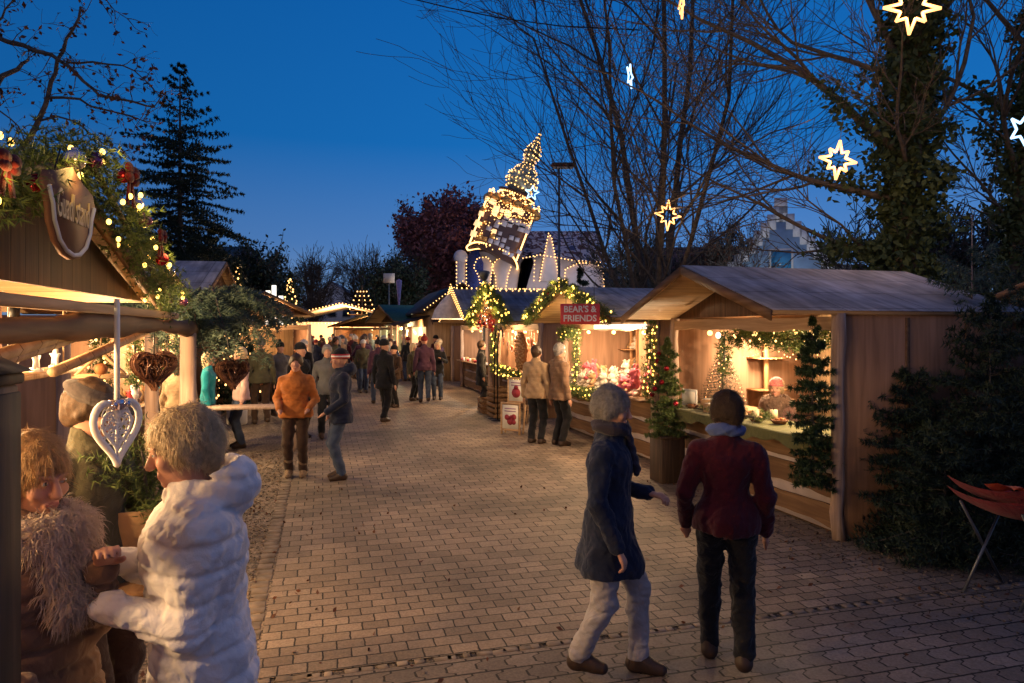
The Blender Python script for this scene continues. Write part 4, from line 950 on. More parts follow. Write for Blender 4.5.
for i in range(10):
    o=bpy.data.objects.new('plush_toy',pl[(i%2,['tan','white'][i%2])]); COL.objects.link(o); place(o,s2,-1.75+(i%2)*.18,1.35,[.72,1.17,1.62][i%3],.2); tag(o,f"{['tan plush bear','white plush bunny'][i%2]} on the side shelf inside the toy stall",'plush toy','plush toys on the side shelf')
garland(s2.location,ROT_R,[(-1.7,-.2,1.9),(-1.35,-.22,1.98),(-1.0,-.2,1.9)],.12,'dark fir bunch hanging in the upper left corner of the toy stall',bulbs=8,nl=.07)
# ---- stall 3: gingerbread
garland(s3.location,ROT_R,[(-1.95,-.86,2.18),(-1,-.86,2.62),(-.3,-.87,2.95),(0,-.88,3.05),(.3,-.87,2.95),(1,-.86,2.62),(1.95,-.86,2.18)],.16,'garland arch thick with warm lights over the gingerbread stall gable',glow=4,glowp=3,bulbs=95,br=.026,bmat=m_bulby,nl=.08)
garland(s3.location,ROT_R,[(-1.9,-.15,2.1),(-1.88,-.17,1.2)],.12,'lit fir garland down the far post of the gingerbread stall',bulbs=24,br=.02,bmat=m_bulby)
garland(s3.location,ROT_R,[(-.8,-.45,1.05),(.3,-.55,1.0),(1.7,-.5,.95)],.12,'lit fir garland along the gingerbread counter edge',bulbs=60,br=.02,bmat=m_bulby)
def heart_poly(sc,n=36):
    P=[]
    for i in range(n):
        t=2*PI*i/n; P.append((sc*16*math.sin(t)**3/17,sc*(13*math.cos(t)-5*math.cos(2*t)-2*math.cos(3*t)-math.cos(4*t))/17))
    return P
mb=MB(); mb.prism(heart_poly(.13),-.01,.01); mb.tube([(x,-.012,z) for x,z in heart_poly(.105)]+[(heart_poly(.105)[0][0],-.012,heart_poly(.105)[0][1])],.007,5,1)
for a in range(5): mb.ball((.035*math.cos(a*1.26),-.014,.0+.035*math.sin(a*1.26)),.014,6,4,2)
mb.tube([(0,0,.08),(0,0,.32)],.003,4,1); me_gh=datam('gingerbread_heart',mb,[m_ginger,m_white,m_red])
for i in range(16):
    o=bpy.data.objects.new('gingerbread_heart',me_gh); COL.objects.link(o); place(o,s3,-1.5+ (i%8)*.42,.0+.2*(i//8),1.72-.1*((i*7)%3),random.uniform(-.3,.3)); tag(o,'gingerbread heart with white icing hung across the gingerbread stall','gingerbread heart','hanging gingerbread hearts')
mb=MB(); mb.prism([(.42*math.cos(a),.46*math.sin(a)) for a in np.linspace(0,2*PI,28)[:-1]],-.03,.03)
for k in range(80): a=k*2.4; r_=.42*math.sqrt(k/80); mb.ball((r_*math.cos(a),-.04,r_*1.08*math.sin(a)),.022,6,4,1)
o=mb.build('wicker_disc',[m_ginger,m_tan],smooth=False); place(o,s3,1.15,-.3,1.5); tag(o,'big round gingerbread disc leaning at the front of the gingerbread stall','gingerbread')
mb=MB(); 
for k in range(70):
    a=k*2.4; r_=.24*math.sqrt(k/70); leaves(mb,[(r_*math.cos(a),-.05+random.uniform(-.04,.04),r_*math.sin(a))],.05)
o=mb.build('red_bow',m_red); place(o,s3,.9,-.9,2.2); tag(o,'large cluster of red bows below the gingerbread stall gable','bow')
mb=MB(); 
for k in range(40): mb.ball((random.gauss(0,.3),-.02+random.gauss(0,.06),random.gauss(0,.14)),random.uniform(.02,.045),7,5,random.choice([0,1,2]))
mb.tube([(-.7,0,.16),(0,0,.2),(.7,0,.16)],.006,4,3); o=mb.build('ornament_cluster',[m_bred,m_bsil,m_ginger,m_black],smooth=True); place(o,s3,-.3,-.85,2.3); tag(o,'dense cluster of small ornaments hanging in the garlanded arch','ornaments')
for q,(x_,lb) in enumerate(((1.9,'nearer tall black curved hook stand beside the gingerbread stall'),(1.6,'farther tall black curved hook stand beside the gingerbread stall'))):
    mb=MB(); mb.tube([(0,0,0),(0,0,1.4),(.03,0,1.75),(.14,0,1.98),(.3,0,2.05),(.42,0,1.98),(.45,0,1.85)],.016,8); mb.lathe([(.001,0),(.16,0),(.16,.02),(.001,.03)],16); o=mb.build('hook_stand',m_black,smooth=True); place(o,s3,x_,-1.05,0); tag(o,lb,'hook stand','black curved hook stands')
def crate(loc,rz,label,w_=.5,d_=.36,h_=.3,mat=None):
    mb=MB()
    for z in (.05,.15,.25): 
        for sy in (-1,1): mb.bbox((0,sy*(d_/2-.01),z*h_/.3),(w_,.016,.075),.003)
        for sx in (-1,1): mb.bbox((sx*(w_/2-.01),0,z*h_/.3),(.016,d_-.04,.075),.003)
    for sx in (-1,1):
        for sy in (-1,1): mb.box((sx*(w_/2-.03),sy*(d_/2-.03),h_/2),(.03,.02,h_-.01))
    mb.box((0,0,.012),(w_-.04,d_-.04,.014)); o=mb.build('wooden_crate',mat or m_brown); o.location=loc; o.rotation_euler=(0,0,rz); return tag(o,label,'crate','slatted crates below the gingerbread counter')
crate(W(3.95,15.2),ROT_R,'slatted crate on the ground, lowest of the gingerbread stall stack',.75,.5,.36); crate(W(3.95,15.2,.362),ROT_R+.05,'slatted crate topmost of the stack before the gingerbread stall',.7,.48,.34); crate(W(3.9,16.1),ROT_R-.05,'slatted crate farther along before the gingerbread stall',.7,.48,.36)
def aboard(loc,rz,label,h_,w_,blobs):
    r=empty('notice_stand',loc,rz,label,'notice board','poster stands by the gingerbread stall'); mb=MB()
    for sx in (-1,1): mb.bbox((sx*(w_/2+.02),0,h_/2),(.035,.03,h_),.004); mb.bbox((sx*(w_/2+.02),.18,h_/2-.02),(.03,.025,h_-.06),.004,rot=Matrix.Rotation(-.18,3,'X'))
    mb.bbox((0,0,h_-.02),(w_,.028,.04),.004); mb.bbox((0,0,h_-w_*1.45),(w_,.028,.04),.004); mb.build('frame',m_beam,r)
    mb=MB(); ph=w_*1.35; zc=h_-.05-ph/2; mb.box((0,-.005,zc),(w_-.01,.01,ph)); 
    for i in range(2): mb.box((0,-.012,zc+ph*.36-i*.05),(w_*.7,.003,.02),1)
    for (bx,bz,br) in blobs: mb.prism([(bx*w_+br*w_*math.cos(a),zc+bz*w_+br*w_*math.sin(a)) for a in np.linspace(0,2*PI,15)[:-1]],-.0135,-.0105,2)
    mb.build('poster',[m_paper,M_plain('poster_print',(.35,.2,.35),.7),M_plain('poster_red',(.32,.04,.06),.7)],r)
aboard(W(3.45,12.55),ROT_R+.75,'low framed poster stand with dark red round shapes on the paving',.62,.36,[(-.2,.02,.15),(0,-.18,.2),(.22,.05,.16),(.05,.0,.14),(.22,-.22,.14)])
aboard(W(3.95,13.9),ROT_R+.75,'small framed poster stand behind the low one, nearer the crates',1.0,.36,[(0,-.1,.3),(0,.2,.15)])
# ---- farther right: stalls, shed, tents
s5=stall(W(4.9,28.2),ROT_R,4.2,2.6,'far lit stall before the dark roofed shed',felt=m_dark,zr=3.0,ze=2.3,seed=9,boards=False)
lamp('stall_lamp',(0,.5,1.9),130,(1,.7,.38),parent=s5)
mb=MB(); mb.box((0,.6,1.5),(3.6,.03,1.0)); mb.build('lit_display_panel',m_win,s5)
def fairy(pts_list,r_,label,mat=None,step=.3,name='string_lights',sag=0):
    root=empty(name,(0,0,0),0,label,'string lights'); mb=MB(); cb=MB(); n=sum(len(resample(p_,step)) for p_ in pts_list)
    for pts in pts_list:
        Q=resample(pts,step); cb.tube(Q,r_*.25,3,0,False)
        for q in Q:
            if n<=100: bulb_obj(q,r_,mat or m_far,root)
            else: mb.ball(q,r_,5,4)
    cb.build('cord',m_black,root)
    if n>100: tag(mb.build('fairy_lights',mat or m_far,root),kind='stuff')
    return root
# lights on gables of stall 4 and ridge line
def SPs(s,L): return [SP(s,*p) for p in L]
fairy([SPs(s4,[(-2.15,-.85,2.3),(0,-.85,3.35),(2.15,-.85,2.3)]),SPs(s4,[(-1.9,-.86,2.35),(0,-.86,3.25),(1.9,-.86,2.35)]),SPs(s4,[(-2,-.84,2.42),(0,-.84,3.45),(2,-.84,2.42)])],.02,'triple row of warm lights along the gable of the white lit stall',m_bulb,.16)
fairy([SPs(s4,[(0,-.8,3.34),(0,2.6,3.34)])],.025,'row of lights along the roof ridge of the white lit stall',m_bulb,.16)
fairy([SPs(s3,[(0,-.5,2.99),(0,2.4,2.99)])],.02,'row of lights along the roof ridge of the gingerbread stall',m_bulb,.16)
mb=MB(); mb.lathe([(.55,0),(.45,.3),(.2,.62),(.01,.8)],20); o=mb.build('paper_cone',M_plain('cone_paper',(.7,.65,.6),.8)); o.location=SP(s4,0,-.9,2.35); tag(o,'pale cone ornament hanging in the lit gable of the white lit stall','ornament')
# ================================================================== left row
LA=-1.77   # wall plane of the left stalls; canopy edge at -.97
m_gabd=M_wood('dark_gable_boards',(.065,.033,.016),(.11,.058,.028),'Z',.12)
l1=stall(W(LA,2.95),ROT_L,3.2,2.2,'cookie stall at the left with dark boarded gable and long beam front',seed=11,gable=m_gabd,wall=m_brownv,boards=True,felt=m_felt,post=False,beam=False,ze=2.2,zr=2.66)
for x_ in (-.9,.0,.9): lamp('stall_lamp',(x_,.35,1.88),58,(1,.62,.28),parent=l1,r=.06)
# low warm spots under the canopy, shining out over the street
for x_ in (-1.1,.3,1.8):
    lamp('stall_lamp',(x_,-.52,1.90),{-1.1:2.5,.3:4,1.8:15}[x_],(1,.58,.26),parent=l1,r=.05)
    mb=MB(); mb.tube([(x_,-.55,2.12),(x_,-.55,2.03)],.02,8); mb.ball((x_,-.55,2.0),.028,10,7,1); mb.build('spotlight',[m_black,m_bulb],l1,smooth=True)
mb=MB(); mb.bbox((-.15,-.86,2.09),(4.0,.04,.04),.006); mb.build('front_rail',m_beam,l1)
mb=MB(); 
def lg(u,v): 
    a=v*2*PI; x=-2.6+5.2*u; r_=.05+.012*math.sin(x*3)+.006*math.sin(x*11); return (x,-.83+r_*math.cos(a)*.8,2.01+.02*math.sin(x*1.3)+r_*math.sin(a))
mb.grid(lg,40,12); mb.build('log_beam',M_wood('log_beam_wood',(.12,.06,.03),(.2,.11,.055),'X',0),l1,smooth=True)
for x_ in (-2.4,2.45):
    mb=MB(); mb.tube([(x_,-.83,0),(x_+.01,-.82,1.0),(x_,-.83,1.98)],.055,12); mb.build('post',m_log,l1,smooth=True)
# open flap props
for i,(x_,dx) in enumerate(((-.9,1.05),(-.7,1.05),(.35,1.0))):
    mb=MB(); mb.tube([(x_-.15,-.72,1.83),(x_+dx,-.80,1.99)],.022,6); mb.build('prop_pole',m_oak,l1)
sg=empty('stall_sign',SP(l1,-.50,-1.0,2.36),ROT_L,'brown shield shaped sign with pale script lettering hanging in the garlanded gable','sign')
shp=[(-.30,.16),(-.34,.10),(-.29,.02),(-.27,-.06),(-.20,-.15),(-.1,-.20),(0,-.215),(.1,-.20),(.20,-.15),(.27,-.06),(.29,.02),(.34,.10),(.30,.16),(.15,.19),(0,.24),(-.15,.19)]
sg.scale=(.66,.66,.64); m_gold_l=M_plain('pale_gold_paint',(.60,.45,.25),.6,.1,9)
m_sb=M_plain('sign_brown',(.15,.07,.045),.6,.15,8)
mb=MB(); mb.prism(shp,-.012,.012); mb.build('board',m_sb,sg,fix=True)
mb=MB(); mb.tube([(x*.9,-.016,z*.9+.0) for x,z in shp[1:12]],.011,6); mb.build('painted_rim',m_snow,sg)
text('Guadl stand',.13,m_gold_l,sg,(0,-.017,.03),shear=.3,sx=.70,sy=1.5,off=.0008)
for q_ in (-1,1): mb=MB(); mb.tube([(q_*.2,0,.17),(q_*.12,0,.3)],.004,4); mb.build('cord',m_black,sg)
mb=MB(); mb.prism([(-1.55,2.17),(1.55,2.17),(0,2.58)],-.74,-.71); mb.build('gable_board',m_gabd,l1)
m_redf=M_fabric('red_ribbon',(.11,.008,.012))
gl=garland(l1.location,ROT_L,[(-1.68,-.88,2.17),(-.8,-.88,2.40),(-.3,-.9,2.56),(0,-.9,2.66),(.3,-.9,2.57),(.8,-.88,2.42),(1.66,-.88,2.17)],.115,'thick fir garland with yellow bulbs and baubles along the cookie stall gable',bulbs=58,br=.0125,bmat=m_bulby,nl=.034,dens=2.6,baubles=12,wd=.0018,glow=7,glowp=.45)
for (x_,z_,sc) in ((.2,2.64,.75),(.75,2.46,.6),(-.95,2.42,.5)):
    mb=MB()
    for sx in (-1,1):
        for (ex,ez,rx,rz_) in ((.06,.025,.065,.036),(.055,-.02,.055,.03)): mb.ball((sx*ex*sc,-.01,ez*sc),(rx*sc,.02*sc,rz_*sc),10,7)
        mb.prism([(sx*.0,0),(sx*.03*sc,0),(sx*.09*sc,-.16*sc),(sx*.06*sc,-.15*sc),(sx*.04*sc,-.17*sc)],-.006,.0)
    mb.ball((0,-.02,0),.022*sc,8,6); o=mb.build('ribbon_bow',m_redf,gl,smooth=True); o.location=(x_,-1.0,z_)
# inside the cookie stall
mb=MB(); mb.box((.2,.7,1.55),(1.7,.03,1.3)); mb.build('partition_wall',m_oak,l1)
for k in range(9):
    st=MB(); c=(-1.25+k*.19,-.02+.05*(k%2),1.12+.035*(k%3)); S_=.085
    P=[]
    for i in range(10): a=PI/2+PI*i/5; rr=S_*(1 if i%2==0 else .42); P.append((rr*math.cos(a),rr*math.sin(a)))
    st.prism(P,-.008,.008); st.tube([(0,0,-.07),(0,0,-.13)],.004,4); st.lathe([(.001,-.14),(.035,-.14),(.035,-.125),(.001,-.125)],10)
    o=st.build('white_star',m_white); o.location=SP(l1,c[0],c[1]+.0,c[2]); o.rotation_euler=(0,0,ROT_L+.2*k); tag(o,'white wooden star standing on the cookie stall counter','star','white wooden stars on the counter')
for i,(x_,y_,z_,s_,lb) in enumerate(((-.86,-.5,1.66,1.0,'larger printed white card hanging in the cookie stall front'),(-.72,-.45,1.44,.62,'smaller printed white card hanging below the larger one'))):
    mb=MB(); mb.bbox((0,0,0),(.30*s_,.005,.18*s_),.001)
    for q in range(5): mb.box((0,-.004,(.06-q*.028)*s_),(.2*s_*(1-.12*(q%3)),.002,.008*s_),1)
    mb.tube([(-.1*s_,0,.09*s_),(-.1*s_,0,.4)],.0015,3,1); mb.tube([(.1*s_,0,.09*s_),(.1*s_,0,.4)],.0015,3,1)
    o=mb.build('notice_card',[m_paper,m_ink]); place(o,l1,x_,y_,z_,-.5); o.rotation_euler.y=.08; tag(o,lb,'notice')
mb=MB(); mb.bbox((1.0,-.34,1.775),(1.1,.2,.025),.004); mb.tube([(.5,-.34,1.79),(.5,-.34,2.15)],.004,4); mb.tube([(1.5,-.34,1.79),(1.5,-.34,2.15)],.004,4); mb.build('shelf',m_oak,l1)
for k in range(8):
    st=MB(); S_=.06; st.prism([((S_ if i%2==0 else S_*.42)*math.cos(PI/2+PI*i/5),(S_ if i%2==0 else S_*.42)*math.sin(PI/2+PI*i/5)) for i in range(10)],-.008,.008); st.lathe([(.001,-.062),(.03,-.062),(.03,-.05),(.001,-.05)],10)
    o=st.build('white_star',m_white); o.location=SP(l1,.52+k*.135,-.36+.05*(k%2),1.85); o.rotation_euler=(0,0,ROT_L-.7+.2*k); tag(o,'small white star standing on the raised shelf of the cookie stall','star','small white stars on the raised shelf')
lamp('stall_lamp',(1.0,.1,1.98),16,(1,.70,.38),parent=l1,r=.05)
# jars / cookies on counter
mb=MB(); mb.lathe([(.001,0),(.045,0),(.05,.02),(.05,.1),(.035,.12),(.035,.13)],14); mb.lathe([(.001,.15),(.04,.15),(.04,.13)],14,1); me_jar=datam('cookie_jar',mb,[m_ginger,m_red])
mb=MB(); mb.bbox((0,0,.04),(.14,.1,.08),.02); mb.tube([(0,0,.08),(.03,0,.12)],.012,5,1); me_bag=datam('cookie_bag',mb,[m_paper,m_red],False)
for i in range(24):
    nm,me,lb=[('cookie_jar',me_jar,'glass jar of brown cookies with red lid'),('cookie_bag',me_bag,'small cream cookie bag tied with red')][i%2]
    o=bpy.data.objects.new(nm,me); COL.objects.link(o); place(o,l1,-1.35+i*.12,-.1+.12*(i%3),.967,i); tag(o,lb+' on the cookie stall counter',nm.replace('_',' '),nm.replace('_',' ')+'s on the cookie counter')
# hanging ornaments
def hang_heart(loc,rz,sc,label,mat,openwork=False,cl=.3,wick=False,nm='hanging_heart',tall=1.0):
    r=empty(nm,loc,rz,label,'heart decoration'); mb=MB(); P=heart_poly(sc,40)
    if wick:
        rs=random.Random(int(sc*1000)); 
        for k in range(330):
            i=rs.randrange(40); f1=rs.uniform(0,1)**.5; j=(i+rs.randrange(-8,9))%40; f2=min(1,max(0,f1+rs.uniform(-.35,.35)))
            a=np.array([P[i][0]*f1,rs.uniform(-.035,.035),P[i][1]*f1]); b=np.array([P[j][0]*f2,rs.uniform(-.04,.04),P[j][1]*f2]); m_=(a+b)/2+np.array([0,rs.uniform(-.03,.03),.02]); mb.tube([a,m_,b],.004,4,0,False)
        for f in (1,.93,.86):
            for yy in (-.025,0,.025): mb.tube([(x*f,yy,z*f) for x,z in P+[P[0]]],.006,5)
        mb.build('wicker_frame',mat,r)
    else:
        def ring(f,th,y): mb.tube([(x*f,y,z*f*tall) for x,z in P+[P[0]]],th,6)
        ring(1,.013,0); ring(.92,.008,.0); ring(.62,.006,0)
        for k in range(26):
            a=k*2.4; rr=sc*.55*math.sqrt(k/26); mb.tube([(rr*math.cos(a)+.022*math.cos(q),0,(rr*math.sin(a)+.1*sc)*tall+.022*math.sin(q)) for q in np.linspace(0,2*PI,7)],.0035,4)
        mb.tube([(0,0,sc*.35*tall),(0,0,-sc*.85*tall)],.006,5); mb.build('openwork_frame',mat,r)
        mb=MB(); mb.lathe([(.028,0),(.036,.02),(.03,.04)],12,0,(0,0,sc*.5*tall)); 
        for k in (-1,0,1): mb.ball((k*.03,-.02,sc*.5*tall+.02),.014,8,6)
        mb.build('bell_cluster',m_bsil,r)
    mb=MB(); mb.tube([(0,0,sc*.5*tall),(0,0,sc*.5*tall+cl)],.004 if wick else .011,5); mb.build('cord' if wick else 'ribbon',m_black if wick else m_white,r); return r
p=at(117,428,2.72); hang_heart(p,ROT_L-.62,.11,'tall white openwork heart hanging on a ribbon before the flat capped man',m_white,cl=.44,tall=1.35)
p=at(154,368,4.1); hang_heart(p,ROT_L-.9,.135,'dark wicker heart hanging from the log beam of the cookie stall',m_wicker,wick=True,cl=.2)
p=at(233,372,5.5); hang_heart(p,ROT_L-.9,.14,'dark wicker heart hanging from the large fir boughs',m_wicker,wick=True,cl=.22)
p=at(8,327,2.3); mb=MB(); mb.prism([(0,.035),(.03,0),(0,-.035),(-.03,0)],-.004,.004); mb.tube([(0,0,.035),(0,0,.09)],.002,4); mb.tube([(0,0,-.035),(0,0,-.1)],.002,4); o=mb.build('hanging_ornament',m_white); o.location=p; o.rotation_euler=(0,0,.2); tag(o,'small white diamond ornament hanging under the front rail of the cookie stall','ornament')
p=at(101,365,3.4); mb=MB()
for (a,b) in (((-.11,0,-.05),(0,0,.06)),((0,0,.06),(.11,0,-.05)),((-.11,0,-.05),(.11,0,-.05))): mb.tube([a,b],.008,5)
mb.tube([(0,0,.06),(0,0,.22)],.003,4); mb.ball((0,0,-.02),.03,8,6,1); mb.box((0,0,-.06),(.24,.06,.014)); o=mb.build('hanging_ornament',[m_oak,m_ginger]); o.location=p; o.rotation_euler=(0,0,.4); tag(o,'little wooden house frame ornament hanging between the stall and the white heart','ornament')
# fir bough sprays
def boughs(loc,label,specs,mat,nl=.05,wd=.003,tw=.3,nd=5):
    r=empty('fir_boughs',loc,0,label,'fir boughs'); mb=MB(); P=[];D=[]
    for (p0,d,L) in specs:
        pts=twig_pts(p0,d,L,12,.06,.04); mb.tube(pts,np.linspace(.012,.003,13),5,1)
        for j in range(1,13):
            sg_=nrm(pts[j]-pts[j-1])
            for sd in (-1,1):
                side=nrm(np.cross(sg_,[0,0,1]))*sd; tl=tw*L*(1-.6*j/12)*random.uniform(.7,1.1)+.04; tp=twig_pts(pts[j],sg_*.9+side+rv(.2),tl,4,.12,.06)
                for q in range(1,5):
                    dd=nrm(tp[q]-tp[q-1]); m_=max(1,int(tl/4/.022))
                    for u in range(m_): P.append(tp[q-1]+(tp[q]-tp[q-1])*(u+.5)/m_); D.append(dd)
    needles(mb,P,D,nd,nl,wd,0); mb.build('needle_sprays',[mat,m_bark],r); return r
base=W(-1.0,5.9,2.20)
random.seed(3); sp_=[]
for k in range(36):
    d=np.array([random.uniform(-.2,1.0),random.uniform(-.4,.45),random.uniform(-.38,.06)]); sp_.append(((random.uniform(-.5,.4),random.uniform(-.2,.2),random.uniform(-.02,.14)),d,random.uniform(.45,.95)))
for k in range(2): sp_.append(((random.uniform(-.1,.1),0,.05),(random.uniform(-.15,.3),random.uniform(-.2,.2),-.9),random.uniform(.4,.6)))
for k in range(10): sp_.append(((random.uniform(-1.1,0),random.uniform(-.1,.1),.05),(-.2+random.uniform(-.3,.8),random.uniform(-.3,.3),random.uniform(-.2,.12)),random.uniform(.3,.5)))
bq=boughs(base,'large bluish fir boughs overhanging the street corner of the left stalls',sp_,m_blueneedle,wd=.005,nd=8,nl=.055); bq.scale=(.8,.8,.72); bq.location.z+=.07
mb=MB(); mb.tube([(0,0,0),(.0,0,2.3)],.05,10); o=mb.build('timber_post',m_log,smooth=True); o.location=W(-1.3,5.95); tag(o,'round timber post carrying the large fir boughs','post')
sp_=[((random.uniform(-.1,.1),0,0),(random.uniform(-.6,.9),random.uniform(-.5,.5),random.uniform(.1,.9)),random.uniform(.25,.42)) for k in range(13)]
boughs(at(133,505,3.2)+Vector((0,0,0)),'fir sprig bunch standing in the pot behind the white coated woman',sp_,m_needleg,nl=.04)
p=at(133,505,3.2); mb=MB(); mb.lathe([(.001,-.32),(.11,-.32),(.15,.0),(.13,.0),(.1,-.28)],18); o=mb.build('plant_pot',m_tan,smooth=True); o.location=p; tag(o,'round pot holding the fir sprig bunch behind the white coated woman','pot')
mb=MB(); zt=p.z-.32; mb.bbox((0,0,zt-.02),(.5,.5,.04),.005)
for sx in (-1,1):
    for sy in (-1,1): mb.box((sx*.2,sy*.2,(zt-.04)/2),(.04,.04,zt-.04))
o=mb.build('plant_stand',m_brown); o.location=(p.x,p.y,0); o.rotation_euler=(0,0,ROT_L); tag(o,'square wooden stand under the round pot with fir sprigs','stand')
# wooden pillar box at the extreme left edge
r=empty('wooden_pillar',at(-30,600,1.7)*1,0,'tall brown wooden pillar with a dark cap at the left edge','pillar'); r.location.z=0
mb=MB(); mb.bbox((0,0,.93),(.15,.15,1.86),.008); mb.build('shaft',M_wood('pillar_wood',(.20,.12,.07),(.32,.2,.12),'Z',.0),r)
mb=MB(); mb.bbox((.072,-.01,.92),(.018,.17,1.84),.004); mb.bbox((0,0,1.875),(.17,.17,.03),.006); mb.prism([(-.10,1.892),(.10,1.892),(.02,1.93),(-.02,1.93)],-.10,.10); mb.build('cap',m_dark,r)
r.rotation_euler=(0,0,.2)

# ---- second left stall (open, lit, behind the three shoppers)
l2=stall(W(-2.6,10.6),ROT_L,5.4,2.2,'long left stall full of lit ornaments behind the fir boughs',seed=14,o=.5,boards=False,zr=2.9,ze=2.3,felt=m_felt)
for x_ in (-1.8,-.6,.6,1.8): lamp('stall_lamp',(x_,.35,2.0),75,(1,.68,.34),parent=l2)
for k in range(3):
    mb=MB(); mb.box((0,2.05,.9+.42*k),(5,.28,.025)); mb.build('shelf',m_oak,l2)
orn=[]
for q,(mt,nm) in enumerate(((m_red,'red'),(m_white,'white'),(m_bsil,'silver'),(m_tan,'tan'),(m_ginger,'brown'))):
    mb=MB(); mb.lathe([(.001,0),(.06,0),(.045,.07),(.07,.12),(.03,.2),(.04,.23),(.001,.28)],12); orn.append((datam('figurine',mb,[mt]),nm))
for i in range(66):
    me,nm=orn[(i*7)%5]; o=bpy.data.objects.new('figurine',me); COL.objects.link(o); lvl=i%3; place(o,l2,-2.4+4.8*((i//3)/22),2.0 if lvl else -.05,[.967,1.335,1.755][lvl],i); o.scale=[random.uniform(.8,1.2)]*3
    tag(o,f"{nm} carved figurine on the {['counter','middle shelf','upper shelf'][lvl]} of the long left stall",'figurine','figurines in the long left stall')
for i in range(4): garland(l2.location,ROT_L,[(-2.2+i*1.4,-.25,2.2),(-2.15+i*1.4,-.27,1.3)],.13,['nearest','second','third','farthest'][i]+' lit fir strand hanging down the front of the long left stall',bulbs=34,br=.016,bmat=m_bulb,group='lit fir strands on the long left stall')
garland(l2.location,ROT_L,[(-2.6,-.5,2.3),(0,-.55,2.32),(2.6,-.5,2.3)],.13,'lit fir garland along the eave of the long left stall',bulbs=80,br=.018,bmat=m_bulb)
# slab roofed hut behind
l3=stall(at(178,330,15)*1-Vector((0,0,2.0)),.12,3.6,2.2,'pale walled hut with grey slab roof behind the long left stall',o=.2,ze=2.55,zr=3.5,seed=15,boards=False,counter=False)
l3.location=(at(216,330,15)[0],15,0); l3.rotation_euler=(0,0,PI/2+.15)
# blue roofed hut
l4=stall((at(262,330,19)[0],19,0),.5,2.6,2.2,'small blue roofed hut with lit wooden gable on the left',o=.5,ze=2.45,zr=3.05,seed=16,felt=M_plain('blue_felt',(.05,.13,.30),.6,.2,4),boards=False)
lamp('stall_lamp',(0,.3,2.0),60,parent=l4); lamp('stall_lamp',(0,-.45,2.3),26,parent=l4)
l5=stall(W(-3.4,21.5),ROT_L,4.6,2.2,'far left stall with lamp lit open front',o=.6,ze=2.3,zr=2.9,seed=17,boards=False)
lamp('stall_lamp',(0,.3,2.0),110,parent=l5); lamp('stall_lamp',(1.2,.3,2.0),70,parent=l5)
l6=stall(W(-2.9,27.5),ROT_L,4.2,2.2,'farthest left stall glowing beyond the shoppers',o=.6,ze=2.3,zr=2.9,seed=18,boards=False)
lamp('stall_lamp',(0,.3,2.0),130,parent=l6)
# bench with pale top
mb=MB()
for k in range(4): mb.bbox((0,-.21+.14*k,.74),(1.5,.12,.035),.005)
for sx in (-1,1): mb.box((sx*.6,0,.36),(.06,.5,.72))
o=mb.build('trestle_table',m_log); o.location=(at(255,410,11.2)[0],11.2,0); o.rotation_euler=(0,0,.2); tag(o,'pale planked trestle table left of the orange jacketed person','table')
# light covered trees
def lit_tree(x,Y,H,R,label,n=160,r_=.05,mat=None):
    o=conifer('lit_fir_tree',(x,Y,0),H,R,label,z0=.3,whorls=16,per=7,mat=m_needled,needle=.16,nd=3,wd=.016,sub=4,cat='christmas tree',step=.3); mb=MB()
    for i in range(n): t=(i+.5)/n; a=i*2.4; rr=R*(1-t)*random.uniform(.6,1.0)+.04; bulb_obj((math.cos(a)*rr,math.sin(a)*rr,.4+t*(H-.4)),r_,mat or m_far,o)
    return o
lit_tree(at(236,0,16)[0],16,3.5,.55,'slim tree wrapped in warm lights behind the fir boughs',100,.026,m_bulb)
lit_tree(at(290,0,28)[0],28,4.1,1.0,'Christmas tree with pale lights beyond the blue roofed hut',100,.04,m_bulb)
for i,(px_,h_) in enumerate(((274,3.7),(281,3.3),(268,3.5))):
    mb=MB(); mb.tube([(0,0,0),(0,0,h_)],.045,6); mb.tube([(0,0,h_-1.3),(0,0,h_)],.09,8,1); o=mb.build('light_column',[m_grey,m_winw]); o.location=(at(px_,0,26)[0],26,0); tag(o,['tallest glowing column beside the pale lit Christmas tree','shortest glowing column right beside the pale lit Christmas tree','leftmost glowing column of the three by the blue hut'][i],'lamp','glowing columns')
# ================================================================== far centre: tent, shed, house, poles
def frame(nm,loc,rz,label,cat): return empty(nm,loc,rz,label,cat)
r=frame('market_tent',(at(345,0,42)[0],42,0),.05,'wide low market tent glowing warm under strings of lights, centre distance','tent')
mb=MB(); mb.prism([(-4.2,2.6),(0,3.6),(4.2,2.6),(4.2,2.5),(0,3.45),(-4.2,2.5)],-1.2,3); mb.build('roof',M_plain('tent_canvas',(.6,.5,.35),.8),r,fix=True)
mb=MB(); mb.box((0,1.5,1.8),(8.0,.05,1.4)); mb.build('lit_wall_panel',m_win,r)
for x_ in (-4,-2,0,2,4): mb=MB(); mb.box((x_,-1.1,1.25),(.1,.1,2.5)); mb.build('post',m_oak,r)
lamp('stall_lamp',(0,-1.8,2.4),500,parent=r,r=.3)
fairy([[tuple(Matrix.Translation(r.location)@Matrix.Rotation(.05,4,'Z')@Vector(q)) for q in L] for L in ([(-4.2,-1.25,2.62),(0,-1.25,3.62),(4.2,-1.25,2.62)],[(-4.2,-1.25,2.4),(4.2,-1.25,2.4)])],.035,'strings of lights outlining the wide low market tent',m_bulb,.2)
s6=stall((at(372,0,38)[0],38,0),-.2,4.5,2.4,'dark roofed hut standing before the wide glowing tent',felt=m_dark,ze=2.2,zr=2.9,boards=False,seed=20); lamp('stall_lamp',(0,.2,2),100,parent=s6)
